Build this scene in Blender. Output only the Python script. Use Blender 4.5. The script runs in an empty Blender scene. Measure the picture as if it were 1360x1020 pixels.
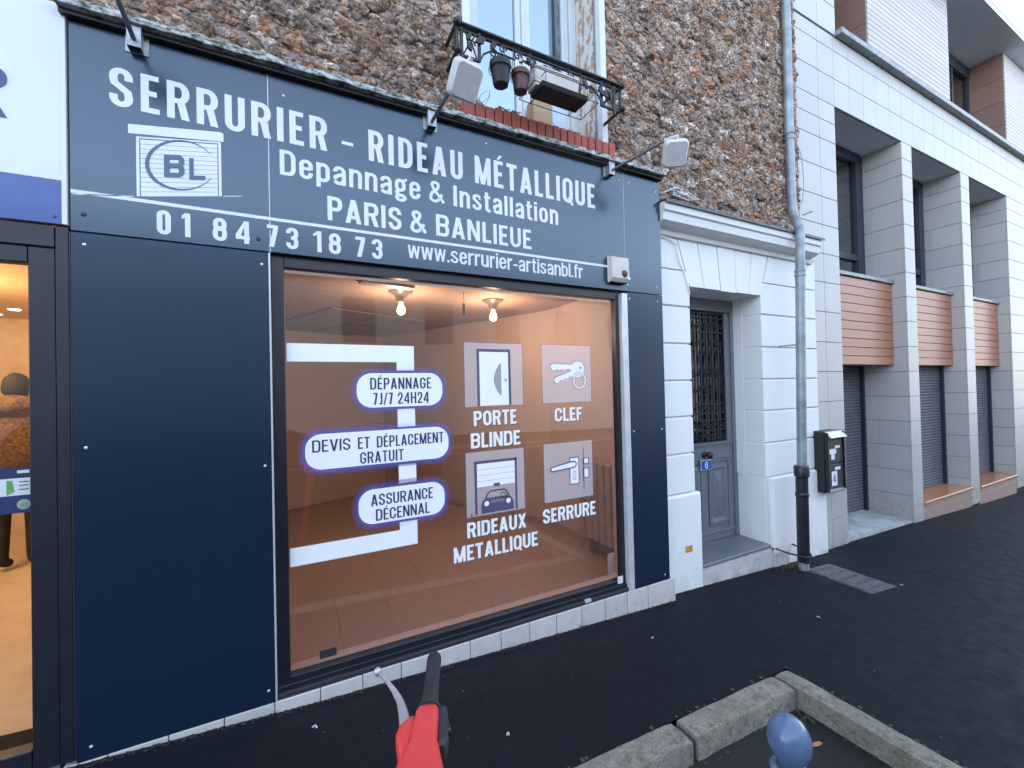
import bpy, bmesh, math, random
import numpy as np
from mathutils import Vector, Matrix
random.seed(7); np.random.seed(7)
R = math.radians
SC = bpy.context.scene
COL = SC.collection

# ------------------------------------------------------------------ camera
cam_d = bpy.data.cameras.new('camera'); cam = bpy.data.objects.new('camera', cam_d); COL.objects.link(cam)
cam_d.sensor_width = 36.0; cam_d.lens = 561.02/1360*36; cam_d.clip_start = 0.02; cam_d.clip_end = 400
YAW, PITCH, ROLL = 0.471962, 0.0118573, -0.0235597
fw = Vector((math.sin(YAW)*math.cos(PITCH), math.cos(YAW)*math.cos(PITCH), math.sin(PITCH)))
ri = Vector((math.cos(YAW), -math.sin(YAW), 0)); up = ri.cross(fw)
r2 = ri*math.cos(ROLL) + up*math.sin(ROLL); u2 = -ri*math.sin(ROLL) + up*math.cos(ROLL)
mw = Matrix((r2, u2, -fw)).transposed().to_4x4(); mw.translation = (0, -2.35, 1.55)
cam.matrix_world = mw
SC.camera = cam

# ------------------------------------------------------------------ sky, sun, exposure
SUN_EL, SUN_AZ = R(34), R(12)          # behind the buildings, veiled: the street lies in soft blue skylight
w = bpy.data.worlds.new('World'); SC.world = w; w.use_nodes = True
nt = w.node_tree; nt.nodes.clear()
sky = nt.nodes.new('ShaderNodeTexSky'); sky.sky_type = 'NISHITA'; sky.sun_disc = False
sky.sun_elevation = SUN_EL; sky.sun_rotation = SUN_AZ; sky.dust_density = .2; sky.air_density = 1.0; sky.ozone_density = 2.0
bg = nt.nodes.new('ShaderNodeBackground'); bg.inputs[1].default_value = 0.15
ou = nt.nodes.new('ShaderNodeOutputWorld')
hs = nt.nodes.new('ShaderNodeHueSaturation'); hs.inputs['Saturation'].default_value = 0.58
nt.links.new(sky.outputs[0], hs.inputs['Color']); nt.links.new(hs.outputs[0], bg.inputs[0]); nt.links.new(bg.outputs[0], ou.inputs[0])
sd = bpy.data.lights.new('sun', 'SUN'); sd.energy = 0.5; sd.angle = R(40); sd.color = (1, .97, .93)
sun = bpy.data.objects.new('sun', sd); COL.objects.link(sun)
sdir = Vector((math.sin(SUN_AZ)*math.cos(SUN_EL), math.cos(SUN_AZ)*math.cos(SUN_EL), math.sin(SUN_EL)))
sun.rotation_euler = sdir.to_track_quat('Z', 'Y').to_euler(); sun.location = sdir*30
SC.view_settings.view_transform = 'Standard'; SC.view_settings.look = 'None'
SC.view_settings.gamma = 1; SC.view_settings.use_curve_mapping = False
SC.view_settings.exposure = 2.8
SC.render.engine = 'CYCLES'
SC.cycles.use_denoising = True
SC.cycles.max_bounces = 8; SC.cycles.transparent_max_bounces = 12
SC.cycles.sample_clamp_indirect = 4

# ------------------------------------------------------------------ materials
MAT = {}
class N:
    """small node helper"""
    def __init__(s, name):
        s.m = bpy.data.materials.new(name); s.m.use_nodes = True; s.t = s.m.node_tree
        s.b = s.t.nodes['Principled BSDF']; s.out = s.t.nodes['Material Output']; MAT[name] = s.m
    def n(s, typ, **k):
        o = s.t.nodes.new(typ)
        for a, b in k.items():
            if hasattr(o, a): setattr(o, a, b)
            else: o.inputs[a.replace('_', ' ')].default_value = b
        return o
    def l(s, a, b): s.t.links.new(a, b)
    def noise(s, scale, detail=4, rough=.55, vec=None, typ='noise'):
        o = s.n('ShaderNodeTexNoise'); o.inputs['Scale'].default_value = scale
        o.inputs['Detail'].default_value = detail; o.inputs['Roughness'].default_value = rough
        s.l(vec if vec is not None else s.pos(), o.inputs['Vector']); return o.outputs['Fac']
    def pos(s):
        if not hasattr(s, '_g'): s._g = s.n('ShaderNodeNewGeometry')
        return s._g.outputs['Position']
    def island(s):
        s.pos(); return s._g.outputs['Random Per Island']
    def scaled(s, v):
        o = s.n('ShaderNodeMapping'); o.inputs['Scale'].default_value = v; s.l(s.pos(), o.inputs['Vector']); return o.outputs[0]
    def vor(s, scale, feature='F1', vec=None):
        o = s.n('ShaderNodeTexVoronoi'); o.feature = feature; o.inputs['Scale'].default_value = scale
        s.l(vec if vec is not None else s.pos(), o.inputs['Vector']); return o
    def ramp(s, fac, stops, interp='LINEAR'):
        o = s.n('ShaderNodeValToRGB'); cr = o.color_ramp; cr.interpolation = interp
        while len(cr.elements) < len(stops): cr.elements.new(.5)
        for e, (p, c) in zip(cr.elements, stops):
            e.position = p; e.color = (c, c, c, 1) if isinstance(c, (int, float)) else (*c, 1)
        s.l(fac, o.inputs[0]); return o.outputs[0]
    def mix(s, fac, a, b, mode='MIX'):
        o = s.n('ShaderNodeMix'); o.data_type = 'RGBA'; o.blend_type = mode
        for v, i in ((fac, 0), (a, 6), (b, 7)):
            if isinstance(v, (int, float)): o.inputs[i].default_value = v if i == 0 else (v, v, v, 1)
            elif isinstance(v, tuple): o.inputs[i].default_value = (*v, 1)
            else: s.l(v, o.inputs[i])
        return o.outputs[2]
    def math(s, op, a, b=0):
        o = s.n('ShaderNodeMath'); o.operation = op
        for v, i in ((a, 0), (b, 1)):
            if isinstance(v, (int, float)): o.inputs[i].default_value = v
            else: s.l(v, o.inputs[i])
        return o.outputs[0]
    def bump(s, h, strength, dist, normal=None):
        o = s.n('ShaderNodeBump'); o.inputs['Strength'].default_value = strength; o.inputs['Distance'].default_value = dist
        s.l(h, o.inputs['Height'])
        if normal is not None: s.l(normal, o.inputs['Normal'])
        return o.outputs[0]
    def col(s, c):
        if isinstance(c, tuple): s.b.inputs['Base Color'].default_value = (*c, 1)
        else: s.l(c, s.b.inputs['Base Color'])
        return s
    def rough(s, v):
        if isinstance(v, (int, float)): s.b.inputs['Roughness'].default_value = v
        else: s.l(v, s.b.inputs['Roughness'])
        return s
    def set(s, k, v): s.b.inputs[k].default_value = v; return s
    def nor(s, v): s.l(v, s.b.inputs['Normal']); return s

def simple(name, col, rough=.5, metal=0, var=.08, vs=9, bump=0, bs=200, spec=.5):
    m = N(name)
    c2 = tuple(max(0, x*(1-var*2)) for x in col)
    f = m.ramp(m.noise(vs, 5), [(.35, 0.), (.7, 1.)])
    m.col(m.mix(f, col, c2)); m.rough(m.math('ADD', rough-.04, m.math('MULTIPLY', m.noise(vs*3, 3), .08)))
    m.set('Metallic', metal); m.set('Specular IOR Level', spec)
    if bump: m.nor(m.bump(m.noise(bs, 4), bump, .002))
    return m

# glossy composite cladding (blue-black), slightly dusty with streaks
def cladding(name, col, rg, ior):
    m = N(name)
    st = m.noise(6, 6, .6, m.scaled((3.0, 3, .25)))
    d = m.ramp(st, [(.45, 0.), (.8, 1.)])
    m.col(m.mix(d, col, tuple(c*1.06+.0005 for c in col)))
    m.rough(m.math('ADD', rg, m.math('MULTIPLY', m.noise(1.5, 2), .05)))
    m.set('IOR', ior); m.b.inputs['Specular Tint'].default_value = (.70, .86, 1, 1)
    return m
cladding('navy_panel', (.0075, .017, .040), .28, 1.56)
cladding('sign_panel', (.008, .018, .044), .20, 1.78)
simple('black_frame', (.014, .017, .024), .32, var=.15, vs=14)
simple('door_frame_black', (.014, .017, .026), .42, var=.15)
m = simple('white_vinyl', (.86, .88, .9), .35, var=.02)
simple('navy_vinyl', (.03, .04, .12), .4)
simple('blue_print', (.10, .16, .62), .4)
simple('purple_print', (.10, .085, .17), .4)
simple('logo_blue', (.06, .11, .20), .35)
simple('sign_white', (.68, .71, .74), .3, var=.03, vs=3)
simple('sign_blue', (.025, .05, .20), .3)
simple('band_blue', (.045, .10, .33), .25)
simple('trim_alu', (.62, .65, .68), .35, .3)
simple('screw_head', (.75, .78, .82), .3, .4)
simple('galvanised', (.42, .45, .48), .45, .6, var=.2, vs=60)
simple('lamp_white', (.62, .63, .66), .45, var=.06, vs=12)
simple('lamp_arm', (.13, .15, .18), .45, .4)
simple('iron_black', (.012, .014, .018), .5, var=.2, vs=40, bump=.3, bs=90)
simple('bird_spike', (.5, .5, .5), .4)

# frosted translucent vinyl squares on glass
def frosted(name, col, a):
    m = N(name); m.col(col); m.rough(.6)
    t = m.n('ShaderNodeBsdfTransparent'); mx = m.n('ShaderNodeMixShader'); mx.inputs[0].default_value = a
    m.l(t.outputs[0], mx.inputs[1]); m.l(m.b.outputs[0], mx.inputs[2]); m.l(mx.outputs[0], m.out.inputs['Surface'])
frosted('frost_vinyl', (.74, .72, .74), .44)
frosted('frost_purple', (.20, .17, .36), .30)
# soft blue outline around the pills
def glowring(name, col, a):
    frosted(name, col, a)
glowring('blue_halo', (.07, .15, .80), .42)
glowring('blue_halo_faint', (.07, .15, .80), .16)
glowring('blue_halo_edge', (.07, .15, .80), .07)

def glass(name, ior=1.5, tint=(.96, .97, .97), boost=1.0, rough=0.0, gcol=(1, 1, 1)):
    m = N(name); m.t.nodes.remove(m.b)
    tr = m.n('ShaderNodeBsdfTransparent'); tr.inputs[0].default_value = (*tint, 1)
    gl = m.n('ShaderNodeBsdfGlossy'); gl.inputs['Roughness'].default_value = rough; gl.inputs[0].default_value = (*gcol, 1)
    fr = m.n('ShaderNodeFresnel'); fr.inputs[0].default_value = ior
    bp = m.bump(m.noise(1.3, 2), .03, .02); m.l(bp, gl.inputs['Normal'])
    mx = m.n('ShaderNodeMixShader'); m.pos(); m.l(m.math('MULTIPLY', m.math('MULTIPLY', fr.outputs[0], boost), m.math('SUBTRACT', 1, m._g.outputs['Backfacing'])), mx.inputs[0])
    m.l(tr.outputs[0], mx.inputs[1]); m.l(gl.outputs[0], mx.inputs[2]); m.l(mx.outputs[0], m.out.inputs['Surface'])
glass('shop_glass', 1.5, (.84, .84, .87), 2.8)
glass('dark_glass', 1.6, (.13, .16, .2), 1.5)
glass('sky_glass', 2.6, (.25, .3, .36), 2.2, gcol=(.66, .84, 1))
glass('bulb_glass', 1.4, (1, 1, 1), 1)

# rubble millstone
def millstone(name, mortar=False):
    m = N(name)
    oi = m.n('ShaderNodeObjectInfo').outputs['Random']
    isl = m.math('FRACT', m.math('ADD', m.math('ADD', m.island(), oi), m.math('MULTIPLY', m.noise(2.5, 2), .8)))
    base = m.ramp(isl, [(0, (.10, .08, .07)), (.12, (.26, .20, .16)), (.26, (.36, .31, .27)), (.38, (.15, .12, .11)), (.50, (.30, .26, .24)), (.60, (.36, .20, .11)),
                        (.68, (.24, .21, .20)), (.80, (.46, .43, .41)), (.90, (.24, .12, .06)), (1, (.30, .26, .23))])
    wn = m.n('ShaderNodeTexNoise'); wn.inputs['Scale'].default_value = 18; wn.inputs['Detail'].default_value = 4; m.l(m.pos(), wn.inputs['Vector'])
    wv = m.n('ShaderNodeVectorMath'); wv.operation = 'SCALE'; wv.inputs['Scale'].default_value = .035; m.l(wn.outputs['Color'], wv.inputs[0])
    wa = m.n('ShaderNodeVectorMath'); wa.operation = 'ADD'; m.l(m.pos(), wa.inputs[0]); m.l(wv.outputs[0], wa.inputs[1])
    vo = m.vor(48, vec=wa.outputs[0]); vc = m.n('ShaderNodeSeparateColor'); m.l(vo.outputs['Color'], vc.inputs[0])
    flake = m.ramp(vc.outputs[0], [(.0, .45), (.3, .85), (.6, 1.15), (.85, 1.5), (1, 2.0)])
    c = m.mix(1.0, m.mix(1.0, base, (1.50, 1.37, 1.25), 'MULTIPLY'), flake, 'MULTIPLY')
    c = m.mix(m.math('MULTIPLY', m.ramp(vc.outputs[1], [(.86, 0.), (.90, 1.)]), .6), c, (.36, .17, .07))
    rust = m.ramp(m.noise(3.6, 5, .66), [(.56, 0.), (.66, 1.)])
    c = m.mix(m.math('MULTIPLY', rust, .45), c, (.38, .22, .13))
    pale = m.ramp(m.noise(6, 5, .6, m.scaled((1, 1, 1.3))), [(.62, 0.), (.70, 1.)])
    c = m.mix(m.math('MULTIPLY', pale, .6), c, (.48, .48, .48))
    f1 = m.noise(90, 6, .75)
    c = m.mix(m.ramp(f1, [(.38, .75), (.52, 0.)]), c, (.045, .035, .03))  # noise pits paint crevice darkness into the stone colour
    if mortar:
        c = m.mix(m.ramp(m.noise(40, 6, .7), [(.35, 0.), (.65, 1.)]), (.22, .16, .14), (.46, .38, .35))
    m.col(c); m.rough(.9)
    h = m.math('ADD', m.math('MULTIPLY', m.noise(34, 6, .8), 1.2), m.math('MULTIPLY', vo.outputs['Distance'], -1.2))
    m.nor(m.bump(h, 1.0, .022 if not mortar else .010))
millstone('millstone'); millstone('mortar', True)

def brickmat(name, c1, c2, rough=.85):
    m = N(name); oi = m.n('ShaderNodeObjectInfo').outputs['Random']
    c = m.mix(m.math('MULTIPLY', oi, .9), c1, c2)
    c = m.mix(m.ramp(m.noise(30, 5, .7), [(.5, 0.), (.75, .6)]), c, (.07, .05, .05))
    m.col(c); m.rough(rough); m.nor(m.bump(m.noise(120, 4), .5, .003))
brickmat('red_brick', (.40, .10, .07), (.30, .09, .07))

# painted masonry with grime near the base
def render_wall(name, col, grime=(.33, .32, .29), z0=-.25, z1=.35, bumpd=.004, gmax=.55):
    m = N(name)
    sep = m.n('ShaderNodeSeparateXYZ'); m.l(m.pos(), sep.inputs[0])
    g = m.n('ShaderNodeMapRange'); g.inputs[1].default_value = z0; g.inputs[2].default_value = z1
    g.inputs[3].default_value = 1; g.inputs[4].default_value = 0; m.l(sep.outputs[2], g.inputs[0])
    f = m.math('MULTIPLY', m.math('POWER', g.outputs[0], 1.6), m.ramp(m.noise(9, 7, .72), [(.38, 0.), (.62, 1.)]))
    st = m.math('MULTIPLY', m.ramp(m.noise(5, 6, .65, m.scaled((2.2, 2, .2))), [(.52, 0.), (.8, 1.)]), .22)
    c = m.mix(st, col, tuple(x*.72 for x in col))
    c = m.mix(m.math('MULTIPLY', f, gmax), c, grime)
    c = m.mix(m.math('MULTIPLY', m.ramp(m.noise(55, 3), [(.66, 0.), (.72, 1.)]), .25), c, tuple(x*.6 for x in col))
    m.col(c); m.rough(.75); m.nor(m.bump(m.math('ADD', m.noise(70, 5), m.math('MULTIPLY', m.noise(8, 3), 1.2)), .35, bumpd))
render_wall('white_masonry', (.76, .775, .77))
render_wall('cornice_white', (.68, .69, .68), gmax=.3)
render_wall('plinth_render', (.52, .53, .52), (.20, .20, .17), -.25, .3, .008, .9)
render_wall('interior_wall', (.54, .44, .37), gmax=0)
render_wall('opposite_wall', (.30, .30, .30), gmax=.3)

# tile cladding on the modern building: each panel its own tone
def tilemat(name, c1, c2, rough=.45, bump=.1, grime=True):
    m = N(name); oi = m.n('ShaderNodeObjectInfo').outputs['Random']
    c = m.mix(oi, c1, c2)
    st = m.math('MULTIPLY', m.ramp(m.noise(4, 6, .6, m.scaled((3, 3, .3))), [(.45, 0.), (.75, 1.)]), .16)
    c = m.mix(st, c, tuple(x*.7 for x in c1))
    if grime:
        sep = m.n('ShaderNodeSeparateXYZ'); m.l(m.pos(), sep.inputs[0])
        g = m.n('ShaderNodeMapRange'); g.inputs[1].default_value = -.32; g.inputs[2].default_value = .12
        g.inputs[3].default_value = 1; g.inputs[4].default_value = 0; m.l(sep.outputs[2], g.inputs[0])
        f = m.math('MULTIPLY', g.outputs[0], m.ramp(m.noise(14, 6, .7), [(.4, 0.), (.6, .8)]))
        c = m.mix(f, c, (.22, .20, .17))
    m.col(c); m.rough(rough); m.nor(m.bump(m.noise(90, 4), bump, .002))
tilemat('stone_cladding', (.44, .435, .42), (.395, .395, .39))
tilemat('ribbed_tile', (.44, .41, .405), (.39, .37, .365), .5)
tilemat('red_stone', (.46, .21, .11), (.42, .18, .09), .22, grime=False)
tilemat('brown_tile', (.23, .13, .10), (.20, .12, .10), .45, grime=False)
tilemat('pink_stone', (.36, .24, .20), (.32, .21, .18), .6, grime=False)
tilemat('kerb_tile', (.58, .57, .54), (.50, .50, .48), .5, .2)
tilemat('floor_tile', (.40, .30, .24), (.39, .29, .23), .3, grime=False)
tilemat('acoustic_tile', (.30, .27, .25), (.26, .24, .22), .8, grime=False)
simple('ceiling_paint', (.42, .31, .24), .7)
simple('soffit_grey', (.70, .74, .80), .7, var=.05)
simple('zinc', (.30, .32, .33), .5, .3, var=.25, vs=18)
simple('dark_window_frame', (.018, .024, .038), .4)
simple('shutter_grey', (.12, .125, .145), .5, var=.1)
simple('dark_room', (.02, .02, .024), .9)
m = N('warm_wood'); oi = m.n('ShaderNodeObjectInfo').outputs['Random']
gr = m.noise(7, 6, .6, m.scaled((1.2, 3, 26)))
m.col(m.mix(m.ramp(gr, [(.3, 0.), (.7, 1.)]), m.mix(oi, (.44, .185, .095), (.36, .145, .075)), (.29, .115, .065))); m.rough(.42)
m.nor(m.bump(gr, .2, .002))
m = N('concrete_step'); m.col(m.mix(m.ramp(m.noise(7, 6, .65), [(.4, 0.), (.65, 1.)]), (.42, .44, .46), (.27, .29, .27))); m.rough(.7)
m.nor(m.bump(m.noise(80, 4), .3, .003))

simple('door_blue_grey', (.155, .175, .20), .38, var=.08, vs=5, bump=.15, bs=60)
simple('sill_blue_grey', (.15, .17, .19), .4, var=.1)
simple('knob_black', (.015, .013, .014), .3)
simple('plate_blue', (.03, .12, .42), .25)
simple('enamel_white', (.8, .82, .85), .25)
simple('sticker_orange', (.65, .33, .06), .5, var=.25, vs=60)
simple('cap_dark', (.10, .11, .12), .5, .3, var=.3, vs=20)
simple('pipe_zinc', (.31, .36, .39), .45, .35, var=.25, vs=7)
simple('pipe_cast', (.014, .017, .024), .4, var=.4, vs=22, bump=.3, bs=80)
simple('window_white', (.60, .64, .66), .4, var=.04)
simple('curtain_white', (.55, .66, .78), .8)
simple('curtain_brown', (.17, .13, .12), .8)
m = N('peeling_reveal')
pz = m.ramp(m.noise(9, 6, .7, m.scaled((1, 2.5, .9))), [(.50, 0.), (.53, 1.)])
m.col(m.mix(pz, (.60, .60, .58), (.42, .27, .16))); m.rough(.85); m.nor(m.bump(pz, .4, .006))
simple('pot_black', (.012, .013, .015), .6)
simple('pot_red', (.10, .04, .042), .55)
simple('planter_cream', (.62, .60, .55), .7)
simple('cardboard', (.42, .30, .19), .8)
simple('plant_green', (.07, .12, .03), .7, var=.3)
simple('moss_metal', (.42, .44, .43), .7, var=.3, vs=30)
m = N('moss_edge')
mo = m.ramp(m.noise(16, 6, .75, m.scaled((1.2, 1, 3))), [(.42, 0.), (.58, 1.)])
m.col(m.mix(mo, (.52, .54, .55), (.05, .065, .04))); m.rough(.85); m.nor(m.bump(m.noise(60, 5), .6, .006))

m = N('asphalt_pavement')
a1 = m.noise(240, 4, .65); sp = m.vor(240)
c = m.mix(m.ramp(a1, [(.35, 0.), (.7, 1.)]), (.002, .003, .005), (.0085, .0125, .019))
c = m.mix(m.math('MULTIPLY', m.ramp(m.noise(5, 6, .7), [(.4, 0.), (.7, 1.)]), .3), c, (.008, .011, .016))
chips = m.math('MULTIPLY', m.ramp(sp.outputs['Distance'], [(.0, 1.), (.12, 0.)]), m.ramp(sp.outputs['Color'], [(.88, 0.), (.93, .5)]))
c = m.mix(chips, c, (.14, .14, .15))
m.col(c); m.rough(m.ramp(m.noise(12, 4), [(.35, .62), (.7, .8)])); m.set('Specular IOR Level', .16)
m.nor(m.bump(m.math('ADD', a1, m.math('MULTIPLY', sp.outputs['Distance'], 1.2)), .2, .002))
m = N('asphalt_road')
a1 = m.noise(260, 3, .7); sp = m.vor(200)
c = m.mix(m.ramp(a1, [(.35, 0.), (.7, 1.)]), (.002, .003, .004), (.011, .013, .017))
m.col(c); m.rough(.7); m.nor(m.bump(m.math('ADD', a1, sp.outputs['Distance']), .8, .006))
m = N('kerb_granite')
g1 = m.noise(130, 5, .75); mo = m.ramp(m.noise(11, 6, .72), [(.50, 0.), (.66, 1.)])
c = m.mix(m.ramp(g1, [(.35, 0.), (.65, 1.)]), (.12, .11, .085), (.37, .345, .29))
c = m.mix(m.math('MULTIPLY', m.ramp(m.noise(5, 4), [(.4, 0.), (.6, 1.)]), .5), c, (.14, .14, .12))
c = m.mix(m.ramp(m.noise(26, 6, .75), [(.52, 0.), (.62, .7)]), c, (.07, .065, .05)); c = m.mix(m.math('MULTIPLY', mo, .65), c, (.085, .10, .04)); m.col(c); m.rough(.8)
m.nor(m.bump(m.math('ADD', g1, m.math('MULTIPLY', m.noise(22, 4), 1.5)), .7, .006))
m = N('moss'); m.col(m.mix(m.noise(60, 4), (.02, .03, .01), (.07, .09, .03))); m.rough(1)
simple('metal_cover', (.115, .115, .12), .6, .0, var=.3, vs=30, bump=.4, bs=60)
simple('gutter_dirt', (.035, .028, .022), .95, var=.4, vs=60, bump=.8, bs=60)
simple('litter_white', (.45, .45, .44), .8)
simple('grit_grey', (.20, .20, .20), .8)
simple('leaf_orange', (.42, .16, .06), .6)
simple('bollard_blue', (.10, .16, .28), .22, var=.08, vs=20)
simple('scooter_red', (.66, .05, .05), .42, var=.06)
simple('rubber_black', (.022, .022, .028), .65, var=.2, vs=30, bump=.4, bs=300)
simple('brake_alu', (.46, .48, .50), .35, .5)
simple('dark_plastic', (.03, .03, .035), .55)
simple('radiator_paint', (.42, .34, .29), .4)
simple('fur_brown', (.16, .085, .045), .95, var=.4, vs=50, bump=.9, bs=90)
simple('hair_dark', (.02, .014, .010), .8, var=.4, vs=60, bump=.8, bs=120)
simple('jacket_brown', (.10, .05, .03), .8, var=.3, vs=12)
simple('warm_wall', (.66, .47, .28), .7)
simple('warm_floor', (.55, .42, .28), .35)
simple('skin', (.45, .26, .18), .6)
simple('green_print', (.12, .38, .10), .5)
simple('car_dark', (.010, .012, .018), .2)
def emis(name, col, e):
    m = N(name); m.set('Emission Color', (*col, 1)); m.set('Emission Strength', e); m.col(col)
emis('bulb_light', (1, .60, .26), 6)
glass('door_glass', 1.5, (.9, .9, .9), 1.2)
emis('spot_light', (1, .85, .62), 3)
simple('porcelain', (.20, .17, .15), .3)

# ------------------------------------------------------------------ mesh helpers
def tagit(o, label=None, cat=None, group=None, kind=None):
    if label: o['label'] = label
    if cat: o['category'] = cat
    if group: o['group'] = group
    if kind: o['kind'] = kind
    return o
def empty(name, loc, label, cat, group=None):
    o = bpy.data.objects.new(name, None); COL.objects.link(o); o.location = loc
    o.empty_display_size = .1
    return tagit(o, label, cat, group)

class MB:
    def __init__(s): s.v = []; s.f = []
    def add(s, vs, fs):
        k = len(s.v); s.v += [tuple(p) for p in vs]; s.f += [tuple(i+k for i in f) for f in fs]; return s
    def box(s, x0, x1, y0, y1, z0, z1, c=0):
        if x0 > x1: x0, x1 = x1, x0
        if y0 > y1: y0, y1 = y1, y0
        if z0 > z1: z0, z1 = z1, z0
        if c <= 0:
            return s.add([(x, y, z) for x in (x0, x1) for y in (y0, y1) for z in (z0, z1)],
                         [(0, 1, 3, 2), (4, 6, 7, 5), (0, 4, 5, 1), (2, 3, 7, 6), (0, 2, 6, 4), (1, 5, 7, 3)])
        c = min(c, (x1-x0)*.45, (y1-y0)*.45, (z1-z0)*.45)
        bm = bmesh.new()
        for sx in (0, 1):
            for sy in (0, 1):
                for sz in (0, 1):
                    X = (x0, x1)[sx]; Y = (y0, y1)[sy]; Z = (z0, z1)[sz]
                    dx = c*(1-2*sx); dy = c*(1-2*sy); dz = c*(1-2*sz)
                    bm.verts.new((X, Y+dy, Z+dz)); bm.verts.new((X+dx, Y, Z+dz)); bm.verts.new((X+dx, Y+dy, Z))
        r = bmesh.ops.convex_hull(bm, input=bm.verts); bm.verts.index_update()
        bmesh.ops.dissolve_limit(bm, angle_limit=.02, verts=bm.verts, edges=bm.edges)
        bm.verts.index_update(); bm.normal_update()
        s.add([tuple(v.co) for v in bm.verts], [tuple(v.index for v in f.verts) for f in bm.faces]); bm.free()
        return s
    def prism(s, pts, y0, y1):
        """polygon in xz extruded along y"""
        n = len(pts)
        a = sum(pts[i][0]*pts[(i+1) % n][1]-pts[(i+1) % n][0]*pts[i][1] for i in range(n))
        if a < 0: pts = pts[::-1]
        return s.add([(x, y0, z) for x, z in pts]+[(x, y1, z) for x, z in pts],
                     [tuple(range(n)), tuple(range(2*n-1, n-1, -1))]+[(i, n+i, n+(i+1) % n, (i+1) % n) for i in range(n)])
    def xprism(s, pts, x0, x1):
        """polygon in yz extruded along x"""
        n = len(pts)
        a = sum(pts[i][0]*pts[(i+1) % n][1]-pts[(i+1) % n][0]*pts[i][1] for i in range(n))
        if a > 0: pts = pts[::-1]
        return s.add([(x0, y, z) for y, z in pts]+[(x1, y, z) for y, z in pts],
                     [tuple(range(n)), tuple(range(2*n-1, n-1, -1))]+[(i, n+i, n+(i+1) % n, (i+1) % n) for i in range(n)])
    def zprism(s, pts, z0, z1):
        n = len(pts)
        a = sum(pts[i][0]*pts[(i+1) % n][1]-pts[(i+1) % n][0]*pts[i][1] for i in range(n))
        if a < 0: pts = pts[::-1]
        return s.add([(x, y, z0) for x, y in pts]+[(x, y, z1) for x, y in pts],
                     [tuple(range(n))[::-1], tuple(range(n, 2*n))]+[(i, (i+1) % n, n+(i+1) % n, n+i) for i in range(n)])
    def tube(s, path, rad, n=10, cap=True):
        path = [Vector(p) for p in path]; m_ = len(path)
        rads = rad if isinstance(rad, (list, tuple)) else [rad]*m_
        prev = None; vs = []
        for i, p in enumerate(path):
            d = (path[min(i+1, m_-1)]-path[max(i-1, 0)]).normalized()
            if prev is None:
                a = d.orthogonal().normalized()
            else:
                a = (prev-d*prev.dot(d)).normalized()
            prev = a; b = d.cross(a)
            for k in range(n):
                t = 2*math.pi*k/n; vs.append(p+(a*math.cos(t)+b*math.sin(t))*rads[i])
        fs = [(i*n+k, i*n+(k+1) % n, (i+1)*n+(k+1) % n, (i+1)*n+k) for i in range(m_-1) for k in range(n)]
        if cap: fs += [tuple(range(n))[::-1], tuple(range((m_-1)*n, m_*n))]
        return s.add(vs, fs)
    def lathe(s, prof, c=(0, 0, 0), n=20, axis='z', M=None):
        vs = []
        for r, h in prof:
            for k in range(n):
                t = 2*math.pi*k/n; p = Vector((r*math.cos(t), r*math.sin(t), h))
                if axis == 'y': p = Vector((p.x, -p.z, p.y))
                if M is not None: p = M @ p
                vs.append(p+Vector(c))
        m_ = len(prof)
        fs = [(i*n+k, i*n+(k+1) % n, (i+1)*n+(k+1) % n, (i+1)*n+k) for i in range(m_-1) for k in range(n)]
        fs += [tuple(range(n))[::-1], tuple(range((m_-1)*n, m_*n))]
        return s.add(vs, fs)
    def obj(s, name, mat, parent=None, smooth=False, label=None, kind=None, cat=None, group=None, auto=False):
        me = bpy.data.meshes.new(name); me.from_pydata(s.v, [], s.f); me.validate()
        bm = bmesh.new(); bm.from_mesh(me); bmesh.ops.recalc_face_normals(bm, faces=bm.faces); bm.to_mesh(me); bm.free()
        return link(name, me, mat, parent, smooth, label, kind, cat, group, auto)

def link(name, me, mat, parent=None, smooth=False, label=None, kind=None, cat=None, group=None, auto=False):
    if mat is not None and not me.materials: me.materials.append(MAT[mat])
    if smooth or auto: me.shade_smooth()
    if auto:
        me.set_sharp_from_angle(angle=R(35))
    o = bpy.data.objects.new(name, me); COL.objects.link(o)
    if parent is not None:
        o.parent = parent
        if parent.parent is None: o.matrix_parent_inverse = Matrix.Translation(-parent.location)
    return tagit(o, label, cat, group, kind)
def B(name, mat, parent, x0, x1, y0, y1, z0, z1, c=0, **k):
    return MB().box(x0, x1, y0, y1, z0, z1, c).obj(name, mat, parent, **k)
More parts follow.
